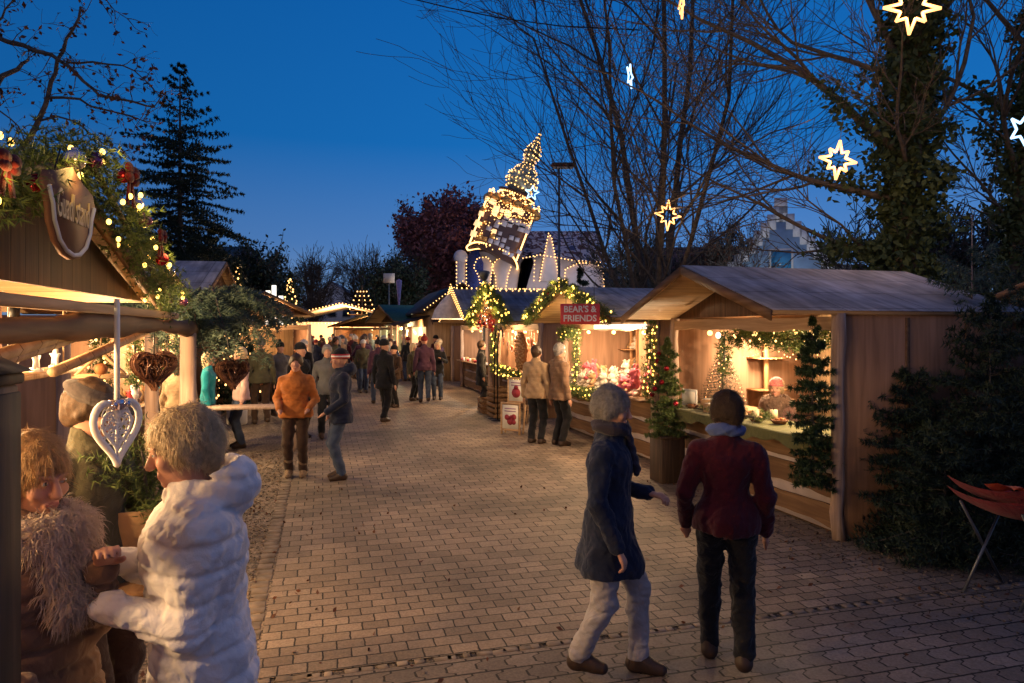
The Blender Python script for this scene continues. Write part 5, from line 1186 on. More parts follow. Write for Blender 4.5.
s7=stall((at(395,0,33)[0],33,0),ROT_R+.3,3.6,2.4,'green roofed hut right of the wide glowing tent',felt=M_plain('green_felt',(.03,.10,.09),.7),ze=2.4,zr=3.2,boards=False,seed=22); lamp('stall_lamp',(0,.2,2),70,(.7,1,.6),parent=s7)
# dark roofed shed beside the street
r=frame('timber_shed',W(5.25,26.4),TH,'dark roofed timber shed with lit front beyond the white lit stall','shed')
mb=MB(); mb.prism([(-1.5,2.75),(0,3.85),(1.5,2.75),(1.5,2.65),(0,3.72),(-1.5,2.65)],-.3,8.6); mb.build('roof',m_dark,r,fix=True)
mb=MB(); mb.box((0,4.3,1.35),(2.5,8.2,2.7)); mb.prism([(-1.25,2.7),(1.25,2.7),(0,3.65)],.2,8.4); mb.build('wall',m_oak,r,fix=True)
mb=MB(); mb.box((-1.27,4.2,1.75),(.03,6.5,.75)); mb.build('lit_window_panel',m_win,r)
mb=MB(); mb.prism([(-1.2,2.6),(-2.3,2.25),(-2.3,2.2),(-1.2,2.52)],.2,8.3); mb.build('lean_to_roof',m_dark,r,fix=True)
mb=MB(); mb.bbox((-1.9,4.2,.5),(.5,6.5,1.0),.02); mb.build('serving_counter',m_brown,r)
for k in range(4): mb=MB(); mb.tube([(-2.2,.4+k*2.5,0),(-2.2,.4+k*2.5,2.25)],.05,8); mb.build('post',m_log,r)
lamp('stall_lamp',(-1.7,2.2,2.1),60,parent=r); lamp('stall_lamp',(-1.7,6,2.1),60,parent=r)
fairy([[tuple(Matrix.Translation(r.location)@Matrix.Rotation(TH,4,'Z')@Vector(q)) for q in L] for L in ([(-1.5,-.33,2.78),(0,-.33,3.9),(1.5,-.33,2.78)],)],.022,'string of lights on the gable edge of the dark roofed shed',m_bulb,.14)
mb=MB(); mb.tube([(0,0,0),(0,0,4.6)],.04,6); mb.lathe([(.001,4.7),(.16,4.6),(.02,3.1)],8,1); o=mb.build('closed_parasol',[m_grey,M_plain('lilac_canvas',(.3,.25,.5),.8)]); o.location=(at(399,0,36)[0],36,0); tag(o,'closed pale blue parasol on a pole beside the green roofed hut','parasol')
mb=MB(); mb.tube([(0,0,0),(0,0,6)],.05,6); mb.box((0,0,5.8),(.8,.1,.7),1); o=mb.build('sign_post',[m_grey,m_paper]); o.location=(at(389,0,50)[0],50,0); tag(o,'post with a pale square board among the far trees','sign')
mb=MB(); mb.tube([(0,0,0),(0,0,4.9)],.05,6)
for k in range(6):
    z=3.0+k*.28; L=.9-k*.12; mb.tube([(-L,0,z),(L,0,z)],.03,5); 
    for q in np.linspace(-L,L,4): mb.ball((q,0,z+.08),.04,5,4,1)
o=mb.build('christmas_pyramid',[m_brown,m_bulb]); o.location=(at(362,0,44)[0],44,0); tag(o,'tall lit Christmas pyramid pole rising behind the glowing tent','christmas pyramid')
# houses
def house(x,Y,w_,d_,he,hr,rz,label,wall,roof,wins=(),name='house',step=False,chim=False):
    r=empty(name,(x,Y,0),rz,label,'house'); mb=MB(); mb.prism([(-w_/2,0),(w_/2,0),(w_/2,he),(0,hr),(-w_/2,he)],0,d_); mb.build('wall',wall,r,fix=True)
    e=.25
    for sx in (-1,1):
        sl=(hr-he)/(w_/2); mb=MB(); mb.prism([(0,hr+.2),(sx*(w_/2+e),he-sl*e+.2),(sx*(w_/2+e),he-sl*e+.05),(0,hr+.05)],-.15 if not step else .4,d_+.2); mb.build('roof',roof,r,fix=True)
    for (wx,wz,ww,wh,mt) in wins:
        mb=MB(); mb.box((wx,-.03,wz),(ww+.24,.05,wh+.24)); f=mb.build('window',m_white,r); mb=MB(); mb.box((wx,-.07,wz),(ww,.03,wh)); mb.build('pane',mt,f)
    if step:
        mb=MB(); n=9
        for sx in (-1,1):
            for k in range(n): t=k/n; mb.box((sx*w_/2*(1-t)*1.0-sx*.25,.12,he+(hr-he)*t+.25+.0),(w_/2/n*1.25,.3,(hr-he)/n+.45))
        mb.box((0,.12,hr+.3),(.7,.3,.9)); mb.build('stepped_gable',m_snow,r)
    if chim: mb=MB(); mb.box((w_*.2,d_*.4,hr+.3),(.6,.6,1.2)); mb.build('chimney',wall,r)
    return r
m_bluew=M_plain('pale_blue_render',(.30,.45,.62),.9,.15,2); m_tile=M_plain('roof_tiles',(.15,.06,.05),.85,.3,3); m_dwin=M_plain('dark_glass',(.03,.06,.1),.15,.2,3); m_bwin=M_plain('blue_glass',(.05,.22,.42),.2,.1,3); m_grw=M_plain('grey_render',(.22,.2,.22),.9,.15,2)
house(at(781,0,40)[0],40,6.8,10,4.9,9.0,-.25,'pale blue house with stepped white gable behind the right stall roofs',m_bluew,m_tile,[(0.,6.0,1.1,1.3,m_bwin),(-2,4.2,.9,1.2,m_dwin),(2,4.2,.9,1.2,m_dwin)],step=True)
lamp('facade_lamp',(at(780,0,34)[0],34,3.0),260,(.85,.9,1),r=.3)
house(at(765,0,52)[0],52,17,9,5.2,8.2,1.45,'long house with reddish tiled roof behind the multi-stem bare tree',m_grw,m_tile,[(3,3,1,1.3,m_dwin)],chim=True)
house(at(860,0,50)[0],50,16,9,4.5,6.6,1.4,'low red roofed house right of the stepped gable',m_grw,m_tile)
house(at(332,0,95)[0],95,9,10,5.2,8.6,0.1,'distant white gabled house above the market tent',m_white,m_felt,[(-2,4.5,1,1.2,m_dwin),(0,4.5,1,1.2,m_dwin),(2,4.5,1,1.2,m_dwin)])
house(at(250,0,75)[0],75,22,10,7,11,1.5,'long dark house among the trees at the left distance',m_grw,m_dark)
house(at(440,0,110)[0],110,12,9,6,8.6,1.3,'long brick house far behind the dark shed',m_tile,m_dark)
house(at(620,0,90)[0],90,20,10,6,10,1.3,'dark roofed house seen between the painted hall and the bare tree',m_grw,m_dark)
# ================================================================== painted hall with leaning tower
TY=70.0; pxm=TY/F
m_chk=None
def chk():
    m,nt,b=newmat('patterned_tower'); tc=N(nt,'ShaderNodeTexCoord'); v=N(nt,'ShaderNodeTexNoise'); v.inputs['Scale'].default_value=1.2; nt.links.new(tc.outputs['Object'],v.inputs['Vector'])
    nt.links.new(ramp(nt,v.outputs['Fac'],[(.05,.03,.035),(.10,.06,.06)]),b.inputs['Base Color']); b.inputs['Roughness'].default_value=.6; return m
m_tow=chk(); m_gold=M_plain('gold_panel',(.75,.42,.12),.35,.2,4,metal=.3); m_mos=M_plain('blue_mosaic',(.03,.06,.28),.4,.6,6); m_render=M_plain('white_render',(.62,.60,.64),.85,.08,1.5)
def patch(name,cols,scale):
    m,nt,b=newmat(name); tc=N(nt,'ShaderNodeTexCoord'); v=N(nt,'ShaderNodeTexNoise'); v.inputs['Scale'].default_value=scale; v.inputs['Detail'].default_value=3; nt.links.new(tc.outputs['Object'],v.inputs['Vector'])
    r=N(nt,'ShaderNodeValToRGB'); r.color_ramp.interpolation='CONSTANT'; nt.links.new(v.outputs['Fac'],r.inputs[0]); e=r.color_ramp.elements
    while len(e)<len(cols): e.new(.5)
    for i,c in enumerate(cols): e[i].position=[0,.40,.5,.58,.66][i]; e[i].color=(*c,1)
    nt.links.new(r.outputs[0],b.inputs['Base Color']); b.inputs['Roughness'].default_value=.7; return m
m_patch=patch('patchwork_roof',[(.04,.05,.14),(.42,.42,.5),(.10,.04,.05),(.55,.55,.6),(.2,.07,.06)],.7)
tw=empty('leaning_tower',(at(494,0,TY)[0],TY,at(494,254,TY)[2]),0,'leaning patterned tower with onion dome outlined in lights','tower',rot=(0,math.radians(21),0))
U=pxm*.94
bw=29*U; bh=50*U
mb=MB()
N1=24; ring=[]
for i in range(7):
    z=bh*i/6; rr=bw*(1.0-.04*i/6); 
    ring.append([( rr*.98*math.copysign(abs(math.cos(a))**.5,math.cos(a)), rr*.98*math.copysign(abs(math.sin(a))**.5,math.sin(a)), z-(.9*math.cos(2*a)*.5 if i==0 else 0)) for a in np.linspace(0,2*PI,N1+1)[:-1]])
V=np.array(ring).reshape(-1,3); q=[[i*N1+k,i*N1+(k+1)%N1,(i+1)*N1+(k+1)%N1,(i+1)*N1+k] for i in range(6) for k in range(N1)]
mb.add(V,q); mb.f.append((np.array([[6*N1+k for k in range(N1)]]),0)); mb.f.append((np.array([[k for k in range(N1)][::-1]]),0)); mb.build('tower_block',m_tow,tw)
rs=random.Random(4); npan=0
for iz in range(9):
    for ix in range(9):
        if rs.random()<.52: continue
        x=-bw*.86+ix*bw*1.72/8; z=bh*.06+iz*bh*.88/8+rs.uniform(-.1,.1); s_=rs.uniform(.26,.44)
        gold=(ix<4 and rs.random()<.9) or iz>6
        y=-bw*.99
        mb=MB(); mb.box((x,y,z),(s_*1.5,.08,s_*1.4),rot=Matrix.Rotation(rs.uniform(-.15,.15),3,'Y')); mb.build('chequer_panel',m_win if gold and rs.random()<.55 else (m_gold if gold else m_render),tw); npan+=1  # some gold squares glow: lamplight reflected off the gold, put in as emission
mb=MB()
for k in range(14): a=2*PI*k/14; mb.ball((bw*.95*math.cos(a),bw*.95*math.sin(a),bh+.35),.5,8,6)
mb.build('parapet_balls',m_gold,tw)
mb=MB(); mb.lathe([(bw*.62,bh),(bw*.6,bh+10*U),(bw*.62,bh+16*U),(bw*.72,bh+18*U),(.01,bh+18.2*U)],16); mb.build('drum',m_tow,tw,smooth=True)
z0=bh+18*U
mb=MB(); mb.lathe([(8*U,z0),(14*U,z0+6*U),(17*U,z0+13*U),(16*U,z0+20*U),(11*U,z0+28*U),(6*U,z0+34*U),(5.5*U,z0+38*U),(8*U,z0+42*U),(9*U,z0+47*U),(7*U,z0+53*U),(3.5*U,z0+59*U),(1.5*U,z0+66*U),(.02,z0+71*U)],20); mb.build('onion_dome',M_plain('dome_blue',(.35,.42,.36),.35,.5,.8,metal=.3),tw,smooth=True)
dome=[(14*U,z0+6*U),(17*U,z0+13*U),(16*U,z0+20*U),(11*U,z0+28*U),(6*U,z0+34*U),(8*U,z0+42*U),(9*U,z0+47*U),(7*U,z0+53*U),(3.5*U,z0+59*U),(1.0*U,z0+68*U)]
mb=MB()
for (r_,z) in dome:
    for a in np.arange(0,2*PI,max(.25,.42/r_)): mb.ball((r_*1.04*math.cos(a),r_*1.04*math.sin(a),z+random.uniform(-.1,.1)),.06,5,4)
for a in np.arange(0,2*PI,PI/5):
    Q=resample([(r_*1.04*math.cos(a),r_*1.04*math.sin(a),z) for r_,z in dome],.42)
    for q in Q: mb.ball(q,.06,5,4)
for a in np.arange(0,2*PI,.16):
    for zz in (bh+3*U,bh+9*U,bh+15*U): mb.ball((bw*.64*math.cos(a),bw*.64*math.sin(a),zz),.08,5,4)
for sx in (-1,1):
    for t in np.arange(0,1,.035): mb.ball((sx*bw*.88,-bw*.96,bh*t),.10,5,4); 
for k in range(90):   # lights on the parapet and wavy foot
    a=2*PI*k/90; mb.ball((bw*.99*math.copysign(abs(math.cos(a))**.5,math.cos(a)),bw*.99*math.copysign(abs(math.sin(a))**.5,math.sin(a)),-.45*math.cos(2*a)-.05),.09,5,4); mb.ball((bw*.98*math.cos(a),bw*.98*math.sin(a),bh+.9+.25*math.sin(a*14)),.1,5,4)
for k in range(220):
    x=random.uniform(-1,1)*bw*.9; z=random.uniform(.55,1)**.7*bh if random.random()<.6 else random.uniform(0,1)*bh; 
    if x>0 and z<bh*.7: continue
    mb.ball((x,-bw*1.01,z),.05,5,4)
tag(mb.build('fairy_lights',m_bulb,tw),kind='stuff')
mb=MB(); mb.tube([(0,0,z0+71*U),(0,0,z0+78*U)],.06,6); mb.build('finial',m_black,tw)
U=pxm
# hall body
hb=empty('painted_hall',(at(530,0,TY)[0],TY+1.5,0),0,'white rendered hall with wavy blob shaped panels and patchwork roof below the leaning tower','building')
def hx(px): return (px-530)*U
def hz_(py): return CH-(py-HZ)*U
mb=MB(); mb.prism([(hx(468),0),(hx(608),0),(hx(606),hz_(262)),(hx(575),hz_(258)),(hx(540),hz_(252)),(hx(520),hz_(256)),(hx(500),hz_(256)),(hx(484),hz_(250)),(hx(469),hz_(250))],0,9); mb.build('wall',m_render,hb,fix=True)
mb=MB(); mb.grid(lambda u,v:(hx(516+92*u)-( .0),-.6+ 5.5*v, hz_(259-37*v-3*math.sin(u*5)*(1-v)+ (2*v if u>.9 else 0))),24,10); mb.grid(lambda u,v:(hx(516+92*u),4.9+5*v,hz_(222+37*v)),10,4); mb.build('roof',m_patch,hb,smooth=True)
mb=MB(); mb.prism([(hx(466),0),(hx(482),0),(hx(483),hz_(262)),(hx(478),hz_(249)),(hx(470),hz_(250)),(hx(465),hz_(262))],-.5,-.02); mb.build('mosaic_pillar',m_mos,hb,fix=True)
mb=MB(); mb.tube([(hx(460),-.6,0),(hx(460),-.6,hz_(258))],.5,12); mb.ball((hx(460),-.6,hz_(256)),.75,12,8); mb.build('column',m_render,hb,smooth=True)
mb=MB(); mb.prism([(hx(508),0),(hx(522),0),(hx(521),hz_(262)),(hx(531),hz_(250)),(hx(534),hz_(262)),(hx(526),hz_(276)),(hx(522),hz_(286))],-.35,-.02); mb.prism([(hx(488),0),(hx(493),0),(hx(493),hz_(262)),(hx(488),hz_(262))],-.3,-.02); mb.build('dark_mosaic_motif',M_plain('dark_mosaic',(.05,.05,.09),.5,.5,5),hb,fix=True)
blobs=[[(482,292),(478,275),(473,266),(477,257),(487,256),(493,264),(491,274),(489,292)],[(496,292),(495,275),(491,266),(497,258),(506,256),(512,263),(508,275),(505,292)],[(540,280),(543,262),(549,232),(552,236),(556,256),(560,282)],[(564,292),(566,268),(580,262),(596,262),(604,268),(606,292)]]
for i,bl in enumerate(blobs):
    P=[(hx(x),hz_(y)) for x,y in bl]; cx=sum(p[0] for p in P)/len(P)
    mb=MB(); mb.prism(P,-.42-.05*i,-.03); mb.build('arched_panel',m_render,hb,fix=True)
mb=MB()
for bl in blobs:
    for q in resample([(hx(x),-.6,hz_(y)) for x,y in bl],.33): mb.ball(q,.06,5,4)
for L in ([(516,259),(540,254),(575,260),(608,262)],[(455,256),(460,252),(466,256),(466,292)],[(456,258),(456,292)],[(484,288),(548,289)],[(535,256),(534,280)]):
    for q in resample([(hx(x),-.9,hz_(y)) for x,y in L],.36): mb.ball(q,.06,5,4)
tag(mb.build('fairy_lights',m_bulb,hb),kind='stuff')
mb=MB(); mb.tube([(0,0,0),(0,0,4)],.05,6); mb.box((0,0,3.9),(.7,.2,.35),1); 
# floodlight washing the hall
lamp('floodlight',(at(500,0,50)[0],50,3.5),420,(1,.82,.7),r=.4); lamp('floodlight',(at(560,0,60)[0],60,4.0),520,(.9,.86,1),r=.4)
o=mb.build('floodlight_post',[m_grey,m_winw]); o.location=(at(498,0,58)[0],58.2,0); tag(o,'floodlight on a short post before the painted hall','floodlight')
# pale wavy kiosk in front of hall
mb=MB(); mb.prism([(-1.6,0),(1.6,0),(1.7,3.0),(1.2,3.3),(0,3.7),(-1.3,3.3),(-1.8,2.8)],0,2.4); o=mb.build('round_roof_kiosk',m_render,fix=True); o.location=(at(545,0,45)[0],45,1.2); o.location.z=0; o.scale=(1,1,1.25); tag(o,'small white kiosk with curved roof below the hall gable','kiosk')
# ================================================================== poles, wires, stars
r=empty('street_lamp',(at(559,0,24)[0],24,0),0,'tall street lamp with flat unlit head among the bare branches','street lamp')
mb=MB(); mb.tube([(0,0,0),(0,0,4),(0,0,7.75)],[.06,.05,.035],10); mb.build('pole',m_grey,r,smooth=True); mb=MB(); mb.bbox((.15,0,7.8),(.85,.28,.14),.04); mb.bbox((.15,0,7.7),(.7,.2,.05),.01,1); mb.build('lamp_head',[M_plain('lamp_brown',(.12,.05,.04),.6),m_paper],r)
r=empty('street_lamp',(at(484,0,20)[0],20,0),0,'short dark street lamp behind the garland arch','street lamp')
mb=MB(); mb.tube([(0,0,0),(0,0,3.5)],.04,8); mb.build('pole',m_grey,r); mb=MB(); mb.lathe([(.001,3.75),(.16,3.72),(.18,3.68),(.1,3.5),(.04,3.45)],12); mb.build('lamp_head',m_grey,r,smooth=True)
star(at(838,160,10),.29,'gold eight-pointed star light hanging left of the ivy covered trunk',rot=(0,.12,.1),cord=2.6,glowp=16)
star(at(912,8,8.5),.33,'large gold eight-pointed star light before the top of the ivy trunk',rot=(0,.1,-.2),cord=1.5,glowp=18)
star(at(668,215,19),.44,'gold eight-pointed star light seen through the multi-stem bare tree',rot=(0,.05,.4),cord=1.5,glowp=14)
star(at(682,0,11),.30,'gold star light seen edge-on at the top among bare branches',rot=(0,.0,1.5),cord=1.0)
star(at(532,193,25),.27,'white five-pointed star light right of the onion dome',n=5,mat=m_starw,rot=(0,.15,.1),cord=3.0,tr=.022)
star(at(630,76,14),.25,'white five-pointed star light seen edge-on in the bare tree',n=5,mat=m_starw,rot=(0,.1,1.15),cord=3.2)
star(at(1022,130,10),.24,'white five-pointed star light at the right edge by the ivy',n=5,mat=m_starw,rot=(0,.35,.25),cord=2.6)
mb=MB(); mb.tube([tuple(at(405,-3,14)),tuple(at(450,8,14)),tuple(at(500,18,14)),tuple(at(560,26,14)),tuple(at(640,30,14))],.013,4); tag(mb.build('overhead_wire',m_black),'thin dark wire crossing the sky left of the bare tree','wire')
mb=MB(); mb.tube([tuple(at(838,-72,10)+Vector((-3,.3,.1))),tuple(at(838,-17,10)),tuple(at(838,-17,10)+Vector((3,.2,.1)))],.006,4); tag(mb.build('span_wire',m_black),'wire carrying the gold and white star lights above the right stalls','wire')
# ================================================================== trees
bt=at(655,0,22); rs=random.Random(2)
stems=[]
for k in (0,1,2,3,5,6,7):
    a=k*2*PI/9+.3; tilt=[.12,.42,.26,.50,.16,.48,.30,.40,.34][k]
    stems.append(((.12*math.cos(a),.12*math.sin(a),.9+.1*k%3*.3),(math.cos(a)*tilt,math.sin(a)*tilt,1),[15,13,15.5,12,15,11.5,14,12,13][k],[.13,.10,.13,.09,.12,.08,.11,.09,.10][k]))
stems.append(((0,0,0),(0,0,1),2.4,.5))
bare_tree('bare_tree',(bt[0],22,0),stems,'large multi-stem bare tree behind the right stalls',depth=3,up=.04,seed=12,ang=.62,spl=(3,4),minr=.0075)
# ivy trees
def ivy_tree(loc,H,r0,label,limbs,seed,lean=0,lv=9000,rad=.55):
    global RNG; random.seed(seed); RNG=np.random.default_rng(seed); root=empty('ivy_covered_tree',loc,0,label,'tree'); tb=MB()
    pts=[(0,0,0)]; 
    for i in range(1,11): pts.append((lean*i/10+.1*math.sin(i*1.3),.1*math.cos(i),H*i/10))
    tb.tube(pts,np.linspace(r0,r0*.45,11),10); tb.build('trunk',m_barkl,root,smooth=True)
    cb=MB(); ends=[]
    for (z,d,L,r_) in limbs:
        branch_rec(cb,(lean*z/H,0,z),d,L,r_,3,ends,.03,.12,(3,4),.6,6,0,.006)
    cb.build('crown',m_barkl,root)
    ib=MB(); P=np.array(pts); C=[]
    for i in range(lv):
        t=random.random(); z=H*t; x=np.interp(z,P[:,2],P[:,0]); y=np.interp(z,P[:,2],P[:,1]); a=random.uniform(0,6.28)
        cl=.5+.5*math.sin(z*2.3+a*2+math.sin(z*5))*math.sin(a*3+z)+.25*math.sin(z*7+a); rr=(r0*.6+rad*random.random()**.6*cl)*(1-.25*t); C.append((x+rr*math.cos(a),y+rr*math.sin(a),z+random.gauss(0,.08)))
    for (z,d,L,r_) in limbs[:3]:
        dd=nrm(d)
        for i in range(500): t=random.random()*.45; q=np.array([lean*z/H,0,z])+dd*L*t; C.append(tuple(q+rv(.16)))
    leaves(ib,C,.075); ib.build('ivy',m_ivy,root); return root
p=at(903,0,13); ivy_tree((p[0],13,0),12,.3,'big ivy covered tree behind the nearest right stall',[(5.2,(-1,-.15,.75),5.0,.085),(4.4,(-1,.1,.4),4.2,.07),(3.4,(-1,-.1,.12),3.8,.055),(6.4,(-.5,-.2,1),4.2,.07),(5.2,(.7,-.2,1),3.6,.06),(6.8,(-1,.4,.7),3.6,.06),(4.9,(-.6,-.7,.4),2.6,.045),(7.2,(.6,.2,.9),3.6,.06)],31,.3,26000,.85)
p=at(1005,0,15); ivy_tree((p[0],15,0),13,.28,'second ivy covered tree at the right edge',[(5,(-.8,-.2,.9),4,.07),(6.5,(-1,0,.6),3.4,.06),(4,(-.8,-.3,.5),2.6,.05),(7,(.5,0,1),3.6,.06),(8,(-.7,0,.8),3.6,.06)],33,1.2,17000,.8)
# front left tree: boughs reach over the cookie stall
random.seed(41); RNG=np.random.default_rng(41); Y0=7.2
root=empty('autumn_tree',(at(-30,0,Y0)[0],Y0,0),0,'bare tree with last brown leaves reaching over the cookie stall','tree'); off=Vector(root.location)
tb=MB(); base_=Vector((0,0,0)); 
def L2(pts,Y=Y0,dy=0): return [tuple(at(x,y,Y+dy*i/len(pts))-off) for i,(x,y) in enumerate(pts)]
tb.tube([(0,0,0),(.02,0,1.5),(.0,.0,3.2)]+L2([(-26,60),(-20,-60),(-26,-150)]),[.16,.14,.12,.10,.08,.06],10); tb.build('trunk',m_bark,root,smooth=True)
cb=MB(); C=[]
main=[([(-26,215),(8,168),(28,138),(42,112),(52,88),(56,62),(64,46),(76,26),(80,6)],.040,0),([(-26,30),(6,40),(34,48),(62,60),(80,78),(100,95),(125,100),(154,108)],.030,-.4),([(-28,110),(-5,85),(20,66),(28,60)],.05,.5),([(52,98),(75,99),(105,108),(135,118),(155,124)],.016,.3),([(40,120),(70,117),(92,135),(118,151),(132,158)],.012,-.3),([(66,62),(100,64),(130,68),(150,85),(165,100)],.013,.4),([(-26,-20),(30,-30),(90,-8),(110,8),(128,18)],.014,.3),([(-28,100),(0,112),(22,128),(28,150)],.012,.2),([(-28,60),(-4,20),(10,5),(20,-10)],.02,.1)]
for pts,r_,dy in main:
    P3=resample(L2(pts,dy=dy),.12); n=len(P3); P3=P3+RNG.normal(size=P3.shape)*.012; cb.tube(P3,np.linspace(r_,r_*.3,n),6)
    for j in range(2,n):
        for q in range(2 if j%2 else 1):
            d=nrm(P3[j]-P3[j-1]); dd=nrm(d*.6+rv(.6)+np.array([0,0,random.choice([-.25,.35])])); tp=twig_pts(P3[j],dd,random.uniform(.12,.5),6,.03,.22); cb.tube(tp,np.linspace(.006,.002,7),3,0,False)
            for k in range(2,7):
                if random.random()<.62: C.append(tp[k]+rv(.018)+np.array([0,0,-.03]))
                if random.random()<.5: t2=twig_pts(tp[k],d+rv(.8),.14,3,0,.2); cb.tube(t2,.0018,3,0,False); (C.append(t2[-1]) if random.random()<.55 else None)
leaves(cb,C,.032,1); cb.build('crown',[m_bark,m_drift],root)
# spruces left
random.seed(5); RNG=np.random.default_rng(5)
p=at(180,0,34); conifer('spruce_tree',(p[0],34,0),15.0,6.0,'tall dark spruce rising behind the cookie stall garland',z0=1,whorls=36,per=8,mat=m_needled,needle=.15,nd=4,droop=.16,wd=.02,sub=5,step=.28,shape=.85,lift=-.3,twl=.37)
p=at(135,0,28); conifer('spruce_tree',(p[0],28,0),7.4,2.4,'lower dark fir left of the tall spruce',z0=.5,whorls=20,per=8,mat=m_needled,needle=.18,nd=3,wd=.02,sub=5,step=.3)
p=at(212,0,36); conifer('spruce_tree',(p[0],36,0),7.2,3.4,'lower dark fir right of the tall spruce',z0=.5,whorls=20,per=8,mat=m_needled,needle=.2,nd=3,wd=.022,sub=5,step=.35)
def fz(loc,H,R,label,seed,mat=None,leaf=None,dep=3,ln=4,ls=.12,n=5,th=.2,sp=.42):
    st=[((0,0,H*.15),(math.cos(k*6.28/n)*sp,math.sin(k*6.28/n)*sp,1),H*.62,th*.6) for k in range(n)]+[((0,0,0),(0,0,1),H*.72,th)]
    return bare_tree('background_tree',loc,st,label,depth=dep,up=.05,seed=seed,mat=mat or m_bark,leaf=leaf,leafn=ln,leafsize=ls,ang=.7,spl=(3,4),group='trees behind the market',minr=.02)
fz((at(243,0,45)[0],45,0),6.6,3,'dark spreading tree right of the tall spruce',51,leaf=m_needled,ln=4,ls=.16,sp=.3)
fz((at(272,0,50)[0],50,0),5.4,3,'low dark tree behind the pale lit Christmas tree',52,leaf=m_needled,ln=4,ls=.16,sp=.3)
fz((at(312,0,70)[0],70,0),8.6,3,'bare grey tree left of the distant white house',53,th=.25,sp=.2)
fz((at(365,0,75)[0],75,0),9.4,3,'bare grey tree right of the distant white house',54,th=.25,sp=.22)
fz((at(390,0,68)[0],68,0),7.6,3,'dark rounded tree behind the closed parasol',55,leaf=m_needled,ln=4,ls=.2,th=.25,sp=.3)
fz((at(412,0,80)[0],80,0),9.8,3,'bare grey tree left of the reddish tree',56,th=.25)
fz((at(450,0,85)[0],85,0),15.6,4,'broad tree with dull red leaves left of the leaning tower',57,leaf=m_redleaf,ln=12,ls=.3,th=.3,n=7)
p=at(580,0,40); conifer('fir_tree',(p[0],40,0),5.4,1.7,'dark fir standing before the painted hall',z0=.5,whorls=16,per=7,mat=m_needled,needle=.2,nd=3,wd=.025,sub=4,step=.35)
for i,(px_,Y,H) in enumerate(((625,52,5),(640,46,8),(720,42,7.6),(735,52,5.0),(880,30,6.5),(935,26,5.6),(985,28,6.4))):
    fz((at(px_,0,Y)[0],Y,0),H,2,['scrubby bare tree beside the painted hall','dark bare tree behind the multi-stem tree','twiggy bare tree left of the stepped gable house','scrubby tree before the stepped gable house','bare shrub tree behind the ivy trunk','twiggy undergrowth tree between the two ivy trunks','bare shrub tree behind the second ivy trunk'][i],60+i,th=.12,leaf=m_drift if i in (2,3) else (m_needled if i in (0,1,5) else None),ln=3,ls=.07)
# far treeline hill mass
mb=MB(); random.seed(77); RNG=np.random.default_rng(77)
C=np.stack([RNG.uniform(-160,160,26000),RNG.uniform(125,140,26000),np.abs(RNG.normal(0,1,26000))],1); h=3.2+1.4*np.sin(C[:,0]*.09)+1.5*np.sin(C[:,0]*.31+1); C[:,2]=RNG.uniform(0,1,26000)*h
leaves(mb,C,.9); tag(mb.build('distant_woods',m_needled),'dark distant line of woods beyond the market','woods',kind='stuff')
# firs for sale, right
random.seed(91); RNG=np.random.default_rng(91)
for i,(px_,Y,H,R,lb) in enumerate(((972,7.4,2.85,1.15,'tallest fir with bare pale trunk beside the side wall of the nearest stall'),(905,6.6,1.55,.75,'low dark fir closest to the stall side wall'),(990,6.3,2.25,.9,'wide dark fir before the tallest fir at the right'),(1045,6.8,3.0,.95,'dark fir at the right picture edge behind the red stand'),(945,5.95,1.15,.62,'smallest dark fir in front of the right stall wall'))):
    p=at(px_,0,Y); conifer('fir_tree',(p[0],Y,0),H,R,lb,trunkH=3.25 if i==0 else None,z0=.12 if i else .9,whorls=[12,18,20,20,16][i],per=9,mat=m_needled if i else m_blueneedle,needle=.06,nd=4,wd=.004,step=.075,bark=m_log if i==0 else None,trunk_r=.028 if i==0 else .02,group='cut firs beside the nearest stall',shape=.6,twl=.6)
# red folding stand with orange cloth
p=at(1012,500,5.1); r=empty('folding_stand',(p[0],5.1,0),.4,'red padded folding stand on crossed metal legs at the right edge','stand')
mb=MB(); mb.grid(lambda u,v:(-.32+.64*u,-.28+.56*v,.74+.10*(2*u-1)**2+.05*(2*v-1)**2-.14*u),12,10); mb.grid(lambda u,v:(-.32+.64*u,-.28+.56*v,.66+.10*(2*u-1)**2+.05*(2*v-1)**2-.14*u),12,10); mb.build('red_seat',M_fabric('red_cloth',(.35,.02,.03)),r,smooth=True)
for sy in (-1,1):
    mb=MB(); mb.tube([(-.25,sy*.2,0),(.25,sy*.2,.66)],.012,6); mb.tube([(.25,sy*.22,0),(-.25,sy*.22,.7)],.012,6); mb.build('cross_leg',m_grey,r)
mb=MB(); mb.grid(lambda u,v:(-.16+.32*u+.02*math.sin(v*7),-.11+.22*v,.84-.10*u+.04*math.sin(u*5)*math.cos(v*4)+.03*(1-abs(2*v-1))),14,10); mb.grid(lambda u,v:(-.16+.32*u,-.11+.22*v,.80-.10*u),6,6); o=mb.build('orange_cloth',M_fabric('orange_fabric',(.8,.12,.02)),smooth=True); o.location=r.location; o.rotation_euler=(0,0,.4); tag(o,'crumpled orange cloth lying on the red folding stand','cloth')
# stall neighbour at the far right: roof corner
s8=stall(W(6.4,1.7),ROT_R,3.0,2.3,'grey roofed stall cut by the right picture edge',seed=30,boards=False,counter=False)
s8.location=(at(1100,0,8.6)[0],8.6,0)
